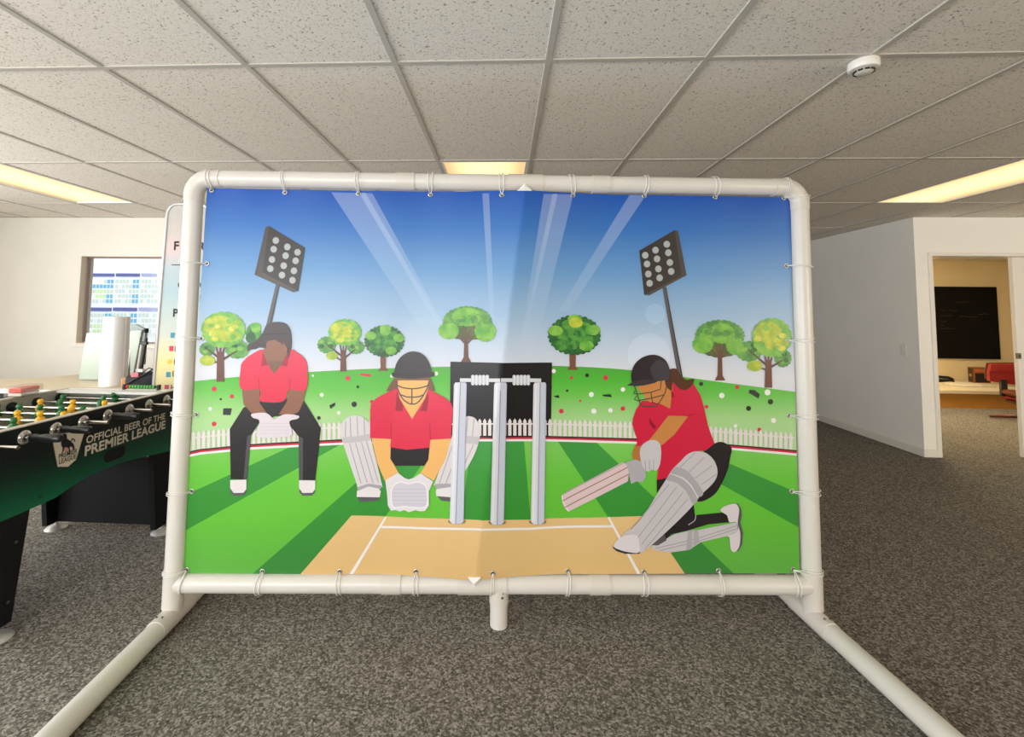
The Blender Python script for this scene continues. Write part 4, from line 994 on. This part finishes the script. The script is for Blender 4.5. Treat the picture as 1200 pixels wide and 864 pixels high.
# clear box with a red sleeve resting on the far side rail
p = onZ(38, 464, ZTP + .006)
cbx = empty('clear_box', (FX - FW + .014, 2.53, ZTP + .0055), .15, 'small clear plastic box with red insert on the far rail of the football table', 'box')
part_box('box_shell', (-.045, .045, -.075, .075, 0, .055), glass('clear_plastic', (.96, .94, .93), .22), cbx, .006)
part_box('red_insert', (-.034, .034, -.06, .06, .022, .045), mat('red_insert', (228, 92, 84), .5), cbx, .004)
part_box('white_insert', (-.034, .034, -.06, .06, .004, .02), mat('white_insert', (236, 228, 222), .5), cbx, .003)
rf = empty('red_folder', (FX - FW - .12, 2.95, .72), .5, 'thin red folder lying at the edge of the desk behind the football table', 'folder')
part_box('cover', (-.15, .15, -.11, .11, .018, .024), mat('red_card', (214, 52, 62), .5), rf, .001)
part_box('cover', (-.15, .15, -.11, .11, .001, .006), MATS['red_card'], rf, .001)
part_box('paper_stack', (-.145, .145, -.105, .105, .006, .018), M_back, rf)
rt = empty('red_tub', (-2.2, 3.62, 0), 0, 'red storage tub on the floor behind the football table', 'tub')
bm = bmesh.new(); prism(bm, [(-.20, .0), (.20, .0), (.24, .40), (-.24, .40)], 'Y', -.16, .16); finish(bm, 'tub_body', mat('red_plastic', (186, 28, 62), .4), rt)
part_box('rim', (-.255, .255, -.175, .175, .395, .42), MATS['red_plastic'], rt, .006)

# ------------------------------------------------------------------ desk behind, with its things
DH = .72
q = [onZ(u, v, DH) for u, v in ((-60, 456), (88, 456), (100, 439), (-60, 451))]
dk = empty('office_desk', (-3.6, 3.6, 0), 0, 'pale wood office desk with black front panel against the window wall', 'desk')
top = [(-4.75, 3.31), (-2.80, 3.31), (-2.80, 4.30), (-3.72, 4.30), (-3.95, 3.86), (-4.75, 3.05 + .5)]
bm = bmesh.new(); prism(bm, [(a + 3.6, b - 3.6) for a, b in top], 'Z', DH - .028, DH); finish(bm, 'desk_top', mat('pale_birch', (214, 198, 170), .45, var=.04, scale=5), dk)
part_box('edge_strip', (-1.15, .80, -.296, -.290, DH - .03, DH + .001), M_trim, dk)
part_box('front_panel', (-1.10, .75, -.26, -.24, .10, DH - .03), M_black, dk)
for x in (-1.1, .70): part_box('desk_leg', (x, x + .05, -.24, .0, 0, DH - .028), M_blackp, dk, .004)
part_box('desk_leg', (.70, .75, .40, .66, 0, DH - .028), M_blackp, dk, .004)
# white roll
p = onY(132, 456, 3.56)
rl = empty('paper_roll', (p.x, 3.56, DH), 0, 'tall white roll of vinyl standing upright on the desk', 'roll')
rh = onY(133, 371, 3.56).z - DH
bm = bmesh.new(); lathe(bm, [(.080, 0), (.091, .002), (.089, rh * .5), (.087, rh - .002), (.080, rh), (.060, rh), (.060, rh - .3)], seg=40); finish(bm, 'rolled_sheet', mat('satin_white_vinyl', (236, 235, 232), .25), rl, 40)
bm = bmesh.new(); tube(bm, [(.0905, -.012, .002), (.0885, -.012, rh - .002)], .0016, 6); finish(bm, 'sheet_edge', M_trim, rl)
# monitor seen from the back
mA, mB, mC, mD = onY(101, 390.5, 3.76), onY(166.5, 387, 3.76), onY(155, 446, 3.76), onY(91, 455, 3.76)
mo = empty('desktop_monitor', ((mC.x + mD.x) / 2, 3.80, DH), 0, 'silver desktop monitor turned away, standing behind the white roll', 'monitor')
M_silver = mat('satin_silver', (150, 158, 142), .3, .2)
mz = DH + .002
bm = bmesh.new(); oo = Vector(mo.location)
pts = [(v.x - oo.x, max(v.z, mz + .006) - oo.z) for v in (mD, mC, mB, mA)]
prism(bm, pts, 'Y', -.04, -.022); bmesh.ops.bevel(bm, geom=bm.edges[:], offset=.004, segments=2, affect='EDGES'); finish(bm, 'back_shell', M_silver, mo, 40)
bm = bmesh.new(); prism(bm, [(a * .985, b + .002) for a, b in pts], 'Y', -.022, -.014); finish(bm, 'screen', M_blackp, mo)
bm = bmesh.new(); prof = [(-.13, .002), (-.125, .010), (-.09, .02), (-.055, .06), (-.045, .16), (-.04, .26), (-.036, .26), (-.036, .16), (-.044, .055), (-.08, .012), (-.12, .002)]
prism(bm, prof, 'X', .02, .20); finish(bm, 'stand_foot', mat('white_aluminium', (226, 222, 216), .3), mo, 40)
m2 = empty('second_monitor', (onY(160, 387, 4.1).x, 4.12, DH), -.4, 'grey screen with black corner just showing above the silver monitor', 'monitor')
zt_ = onY(152, 380, 4.1).z - DH
bm = bmesh.new(); prism(bm, [(-.16, .10), (.11, .10), (.11, zt_ - .045), (-.06, zt_), (-.16, zt_)], 'Y', 0, .02); finish(bm, 'screen_back', mat('grey_screen', (164, 176, 178), .4), m2)
part_box('corner_cap', (.095, .118, -.004, .024, zt_ - .075, zt_ - .035), M_blackp, m2)
part_box('stand_foot', (-.10, .08, -.05, .10, .001, .012), M_blackp, m2, .002)
part_box('stand_neck', (-.02, .02, .02, .035, .01, .14), M_blackp, m2)
# black and white stand
a_, b_ = onY(171.5, 396, 3.62), onY(163.5, 440, 3.62)
tp = empty('camera_stand', (b_.x, 3.62, DH), 0, 'slim black and white telescopic stand leaning beside the display banner', 'stand')
def rel(v, o): return (v.x - o.location.x, v.y - o.location.y, v.z - o.location.z)
top_ = rel(a_, tp); bot_ = (-.02, 0, .004)
bm = bmesh.new(); tube(bm, [(bot_[0] + .02, .0, .004), (top_[0], 0, top_[2])], .011, 12); finish(bm, 'black_column', M_blackp, tp, 40)
lo_, hi_ = (top_[0] - .026 - .022, -.012, .10), (top_[0] - .026, -.012, top_[2] - .055)
bm = bmesh.new(); tube(bm, [lo_, hi_], .010, 12); finish(bm, 'white_tube', M_pipe, tp, 40)
part_box('clamp', (top_[0] - .045, top_[0] + .012, -.016, .012, top_[2] - .055, top_[2] - .03), M_blackp, tp, .002)
part_box('clamp', (top_[0] - .06, top_[0] + .0, -.02, .012, .10, .125), M_chrome, tp, .002)
bm = bmesh.new(); lathe(bm, [(.05, .001), (.05, .008), (.014, .016)], (0, 0, 0), 20); finish(bm, 'base', M_blackp, tp, 40)
# dark bag with straps on the desk end
pb = onY(168, 447, 3.50)
bg = empty('camera_bag', (pb.x + .02, 3.48, DH), .25, 'dark bag with shoulder strap lying at the end of the desk', 'bag')
bm = bmesh.new(); box(bm, -.11, .10, -.06, .06, .002, .10, bev=.028)
for v in bm.verts: v.co.z += max(0, v.co.x) * .35 * (v.co.z / .1)
finish(bm, 'bag_body', mat('dark_nylon', (38, 34, 44), .7, var=.2, scale=40), bg, 50)
bm = bmesh.new(); tube(bm, [(-.10, -.065, .03), (-.04, -.07, .07), (.03, -.066, .11), (.09, -.06, .15), (.11, 0, .14)], .006, 8); finish(bm, 'strap', M_blackp, bg, True)
bm = bmesh.new(); tube(bm, [(.0, -.062, .11), (.05, -.05, .155), (.10, -.02, .13)], .004, 8); finish(bm, 'carry_handle', M_blackp, bg, True)
part_box('tan_flap', (-.135, -.085, -.05, .02, .004, .085), mat('tan_leather', (196, 146, 102), .6), bg, .012)
part_box('pink_tag', (-.06, -.01, -.068, -.058, .09, .125), mat('pink_tag', (226, 130, 138), .6), bg, .003)

# ------------------------------------------------------------------ fabric display banner with rounded top
RY = 3.22
ra, rb, rc = onY(194.5, 258, RY), onY(178, 455, RY), onY(245, 262, RY)
fd = empty('display_banner', (ra.x + .15, RY, 0), 0, 'tall fabric display banner with silver edge and rounded top behind the left pole', 'display banner')
def fdp(u, v): p = onY(u, v, RY); return (p.x - fd.location.x, p.z)
wL = fdp(194.5, 262)[0]; wR = fdp(247, 262)[0]; zt = fdp(206, 237.5)[1]
lean = (fdp(178.5, 455)[0] - wL) / (zt - fdp(178.5, 455)[1])
def outline(inset):
    pts = []; r_ = .085 - inset
    zt0 = zt - inset; x0, x1 = wL + inset, wR - inset
    sh_ = lambda x, z: (x + lean * (zt - z), z)
    pts.append(sh_(x0, .03)); 
    for k in range(9):
        a = PI - k * PI / 16; pts.append(sh_(x0 + r_ + r_ * math.cos(a), zt0 - r_ + r_ * math.sin(a)))
    for k in range(9):
        a = PI / 2 - k * PI / 16; pts.append(sh_(x1 - r_ + r_ * math.cos(a), zt0 - r_ + r_ * math.sin(a)))
    pts.append(sh_(x1, .03)); return pts
bm = bmesh.new(); path = outline(.011); tube(bm, [(a, 0, b) for a, b in path], .014, 12, closed=True); finish(bm, 'silver_frame', mat('brushed_frame', (196, 194, 192), .3, .5), fd, True)
M_fab = zramp('display_fabric', [(.7, (206, 196, 150)), (.95, (226, 212, 150)), (1.15, (196, 202, 190)), (1.45, (168, 190, 196)), (1.62, (178, 190, 194)), (1.76, (214, 190, 186)), (1.88, (196, 186, 180)), (2.02, (186, 182, 176))], .7)
bm = bmesh.new(); prism(bm, outline(.012), 'Y', -.006, .006); finish(bm, 'fabric', M_fab, fd)
bm = bmesh.new(); box(bm, wL + lean * zt - .04, wR + lean * zt + .04, -.16, .16, 0, .02, bev=.004); finish(bm, 'base_plate', MATS['brushed_frame'], fd)
M_dk = mat('display_ink', (44, 28, 36), .7)
YX = Matrix(((1, 0, 0, 0), (0, 0, -1, 0), (0, 1, 0, 0), (0, 0, 0, 1)))
for s_, u, v, h, bold in (('F', 204.5, 293, .062, .03), ('R', 233, 294, .062, .03), ('C', 209, 338, .05, .02), ('C', 234.5, 338, .05, .02), ('P', 203.5, 371, .055, .03), ('I', 234.5, 354, .05, .02), ('IT', 204.6, 427, .036, 0), ('E', 202.8, 441, .036, 0), ('H', 201, 457, .036, 0), ('L', 205.5, 412, .036, 0), ('D', 207.3, 397, .036, 0)):
    a, b = fdp(u, v); bm = bmesh.new(); text_bm(bm, s_, Matrix.Translation((a, -.0075, b)) @ YX, None, h, bold); finish(bm, 'printed_letter', M_dk, fd, recalc=False)
bm = bmesh.new(); a, b = fdp(202, 310.5); box(bm, a, a + .20, -.0078, -.0066, b - .004, b + .002); finish(bm, 'printed_rule', M_dk, fd)
for u, v, c in ((203, 393, (38, 138, 160)), (201.5, 408.5, (200, 40, 76)), (199.5, 424, (226, 186, 40)), (198, 439, (38, 138, 160)), (196, 454, (190, 30, 90))):
    a, b = fdp(u, v); bm = bmesh.new()
    if c[0] == 226: lathe(bm, [(.017, -.0078), (.017, -.0066)], (a, 0, b), 18, 'Y')
    else: box(bm, a - .015, a + .015, -.0078, -.0066, b - .018, b + .018)
    finish(bm, 'printed_bullet', mat('bullet_%d_%d' % (c[0], c[1]), c, .6), fd)

# ------------------------------------------------------------------ street side : shop front seen through the window
EY = 26.0
ex = empty('shop_building', (-22, EY, 0), 0, 'bright white shop front with blue sign bands across the street, seen through the window', 'building')
M_fac = mat('white_facade', (244, 244, 244), .7)
part_box('facade', (-14, 14, 0, .4, -1, 8.5), M_fac, ex)
def exq(u, v): p = onY(u, v, EY); return p.x + 22, p.z
ce = T(90, 290, 7.855)
M_pg = [mat('pane_sage', (196, 208, 198), .4), mat('pane_blue', (96, 168, 206), .4), mat('pane_green', (196, 220, 160), .4), mat('pane_pale', (222, 226, 224), .4)]
M_sgn = mat('sign_blue', (74, 84, 150), .5); M_sgp = mat('sign_pale', (160, 160, 196), .5)
for row, (sy0, sy1, py0, py1, nr) in enumerate(((240, 270, 290, 520, 5), (553, 588, 600, 900, 6))):
    for ci, (x0, x1) in enumerate(((130, 345), (370, 580), (605, 820))):
        dx = -26 * row
        a0, a1 = exq(*ce((x0 + dx, sy0))[0]), exq(*ce((x1 + dx, sy1))[0])
        part_box('sign_board', (a0[0], a1[0], -.08, 0, a1[1], a0[1]), M_sgn if ci < 2 else M_sgp, ex)
        b0, b1 = exq(*ce((x0 + dx - 10, py0))[0]), exq(*ce((x1 + dx - 10, py1))[0])
        wd_, hd_ = (b1[0] - b0[0]) / 7, (b0[1] - b1[1]) / nr
        wnd = part_box('shop_window', (b0[0] - .03, b1[0] + .03, -.03, 0, b1[1] - .03, b0[1] + .03), M_fac, ex)
        for i in range(7):
            for j in range(nr):
                if row == 0 and ci == 0 and j == 0 and i < 4: continue
                mm = M_pg[0]
                if (i >= 5 and ci < 2 and j != 2) or (row == 0 and ci == 0 and j == 1): mm = M_pg[1]
                elif ci == 0 and j in (2, 3) and 1 < i < 5: mm = M_pg[2]
                elif (i + j * 3 + ci) % 5 == 0: mm = M_pg[3]
                x_, z_ = b0[0] + i * wd_, b0[1] - j * hd_
                part_box('pane', (x_ + wd_ * .14, x_ + wd_ * .86, -.05, -.03, z_ - hd_ * .88, z_ - hd_ * .12), mm, wnd)
part_box('pavement', (-30, 45, -16, 0, -.30, -.2), mat('pale_pavement', (200, 198, 194), .9), ex)

# ------------------------------------------------------------------ inside the small office
bk0, bk1 = onY(1098, 336, YF), onY(1170.5, 421, YF)
bb_ = empty('blackboard', (bk1.x - .95, YF - .02, bk1.z), 0, 'large blackboard with faint chalk writing on the office wall', 'blackboard')
bh = bk0.z - bk1.z
part_box('board_panel', (-.95, .95, -.012, .015, 0, bh), mat('slate_black', (16, 14, 12), .7, var=.25, scale=4, spec=.15), bb_)
M_chalk = mat('chalk', (92, 86, 76), .9)
for v, u0, u1 in ((354, 1120, 1136), (364, 1102, 1108), (364, 1113, 1122), (370, 1102, 1116), (371, 1124, 1146), (368, 1146, 1158), (377, 1102, 1109), (381, 1102, 1106), (385, 1102, 1120)):
    a, b = onY(u0, v, YF - .034), onY(u1, v - .4, YF - .034)
    bm = bmesh.new(); n_ = max(3, int((b.x - a.x) / .02)); pts = [(a.x - bb_.location.x + (b.x - a.x) * k / n_, -.0135, a.z - bb_.location.z + random.uniform(-.008, .008)) for k in range(n_ + 1)]
    tube(bm, pts, .0022, 5); finish(bm, 'chalk_line', M_chalk, bb_)
fl = onZ(1130, 478.5, 0)
lb = empty('low_bench', (6.75, fl.y, 0), 0, 'low tan bench with cream top under the blackboard', 'bench')
bt = onY(1130, 459, fl.y).z
part_box('front_board', (-2.4, 1.1, 0, .03, .0, bt - .03), mat('tan_board', (198, 138, 58), .5, var=.05, scale=6), lb)
part_box('side_board', (-2.4, -2.37, .03, YF - fl.y - .03, 0, bt - .03), MATS['tan_board'], lb)
part_box('side_board', (1.07, 1.1, .03, YF - fl.y - .03, 0, bt - .03), MATS['tan_board'], lb)
part_box('bench_top', (-2.42, 1.12, -.03, YF - fl.y - .02, bt - .03, bt + .02), mat('cream_top', (232, 218, 190), .4), lb, .004)
tz = bt + .02
p = onZ(1107, 448, tz)
ph = empty('desk_phone', (p.x, p.y, tz), -.3, 'black handset lying on the low bench at the left of the doorway', 'phone')
part_box('phone_body', (-.22, .10, -.07, .09, .0, .05), M_blackp, ph, .015)
bm = bmesh.new(); tube(bm, [(-.16, -.02, .05), (-.12, -.02, .085), (.04, -.02, .08), (.09, -.02, .045)], [.03, .022, .022, .032], 12); finish(bm, 'handset', M_blackp, ph, True)
p = onZ(1133, 451.5, tz)
pp = empty('open_magazine', (p.x, p.y, tz), .1, 'open white magazine lying on the low bench', 'magazine')
for s in (-1, 1):
    bm = bmesh.new(); prism(bm, [(0, .004), (s * .06, .026), (s * .26, .014), (s * .26, .002), (0, .0)], 'Y', -.19, .19); finish(bm, 'page_stack', mat('paper', (236, 228, 210), .6), pp)
bm = bmesh.new(); box(bm, -.27, .27, -.2, .2, 0, .0018); finish(bm, 'magazine_cover', mat('cover_grey', (140, 128, 108), .5), pp)
a, b = onY(1141, 449, 8.1), onY(1160, 431, 8.1)
ca = empty('carton', ((a.x + b.x) / 2, 8.1, tz), .0, 'brown carton with dark printed panels on the low bench', 'box')
w_ = (b.x - a.x) / 2; h_ = b.z - tz
part_box('carton_body', (-w_, w_, 0, .085, 0, h_), mat('brown_card', (150, 96, 52), .7, var=.06, scale=12), ca)
part_box('dark_panel', (-w_ - .003, -w_, .004, .081, .015, h_ - .012), mat('dark_brown_print', (64, 44, 30), .6), ca)
part_box('dark_panel', (-w_ + .03, w_ - .01, -.004, 0, .01, h_ * .62), mat('black_print', (34, 24, 20), .6), ca)
part_box('orange_stripe', (-w_ + .02, w_ - .01, -.005, 0, h_ * .70, h_ * .88), mat('orange_print', (196, 110, 66), .6), ca)
bm = bmesh.new(); lathe(bm, [(.024, -.001), (.024, .001)], (-w_ - .0045, .042, h_ * .48), 18, 'X'); finish(bm, 'round_mark', mat('tan_print', (170, 124, 84), .6), ca)
# lounge chair
CY = 6.55
p = onZ(1186, 491, 0)
ch_ = empty('lounge_chair', (p.x + .30, p.y, 0), -.35, 'red upholstered lounge chair with wooden shell on a swivel base', 'chair')
M_redf = mat('red_leather', (142, 22, 20), .42, var=.06, scale=8); M_wood = mat('walnut', (98, 44, 26), .35, var=.15, scale=10); M_brn = mat('brown_leather', (96, 46, 28), .4, var=.1, scale=10)
def cz(v, u=1175): return onY(u, v, p.y).z
zb_ = cz(426)
def shell(name, m, x0, x1, y, z0, z1, th, cur, lean_):
    bm = bmesh.new(); n = 12; rows = []
    for j in range(7):
        f = j / 6; row = []
        for i in range(n + 1):
            a = -1 + 2 * i / n; x = (x0 + x1) / 2 + (x1 - x0) / 2 * a * (1 - .06 * abs(f - .5))
            row.append(Vector((x, y - cur * (a * a) + lean_ * f, z0 + (z1 - z0) * f - .03 * a * a * (1 if f > .5 else -1))))
        rows.append(row)
    A = [[bm.verts.new(v) for v in r_] for r_ in rows]; B = [[bm.verts.new(v + Vector((0, th, 0))) for v in r_] for r_ in rows]
    for j in range(6):
        for i in range(n):
            bm.faces.new((A[j][i], A[j][i + 1], A[j + 1][i + 1], A[j + 1][i])); bm.faces.new((B[j][i], B[j + 1][i], B[j + 1][i + 1], B[j][i + 1]))
    for i in range(n): bm.faces.new((A[0][i], B[0][i], B[0][i + 1], A[0][i + 1])); bm.faces.new((A[6][i], A[6][i + 1], B[6][i + 1], B[6][i]))
    for j in range(6): bm.faces.new((A[j][0], A[j + 1][0], B[j + 1][0], B[j][0])); bm.faces.new((A[j][n], B[j][n], B[j + 1][n], A[j + 1][n]))
    return finish(bm, name, m, ch_, 50)
shell('backrest', M_redf, -.42, .38, -.05, .43, zb_, .07, -.10, -.05)
shell('back_shell', M_wood, -.43, .39, .03, .45, zb_ + .012, .014, -.10, -.05)
part_box('back_bracket', (-.33, -.27, -.03, .03, .28, .50), M_blackp, ch_, .005)
part_box('back_bracket', (.22, .28, -.03, .03, .28, .50), M_blackp, ch_, .005)
for k, (z0, z1, m) in enumerate(((.30, .37, M_brn), (.25, .295, M_redf), (.20, .245, M_brn))):
    bm = bmesh.new(); box(bm, -.33 + .02 * k, .33 - .02 * k, -.62 + .03 * k, .02, z0, z1, bev=.025); finish(bm, 'seat_cushion' if k < 2 else 'seat_shell', m if k < 2 else M_wood, ch_, 50)
bm = bmesh.new(); lathe(bm, [(.04, .05), (.028, .09), (.028, .20)], (0, -.28, 0), 18); finish(bm, 'swivel_post', M_blackp, ch_, 40)
for k in range(5):
    a = 2 * PI * k / 5 + 2.9
    bm = bmesh.new(); c, s = math.cos(a), math.sin(a)
    tube(bm, [(0 + .02 * c, -.28 + .02 * s, .075), (.24 * c, -.28 + .24 * s, .062), (.54 * c, -.28 + .54 * s, .022)], [.034, .03, .018], 10); finish(bm, 'base_leg', M_wood, ch_, True)
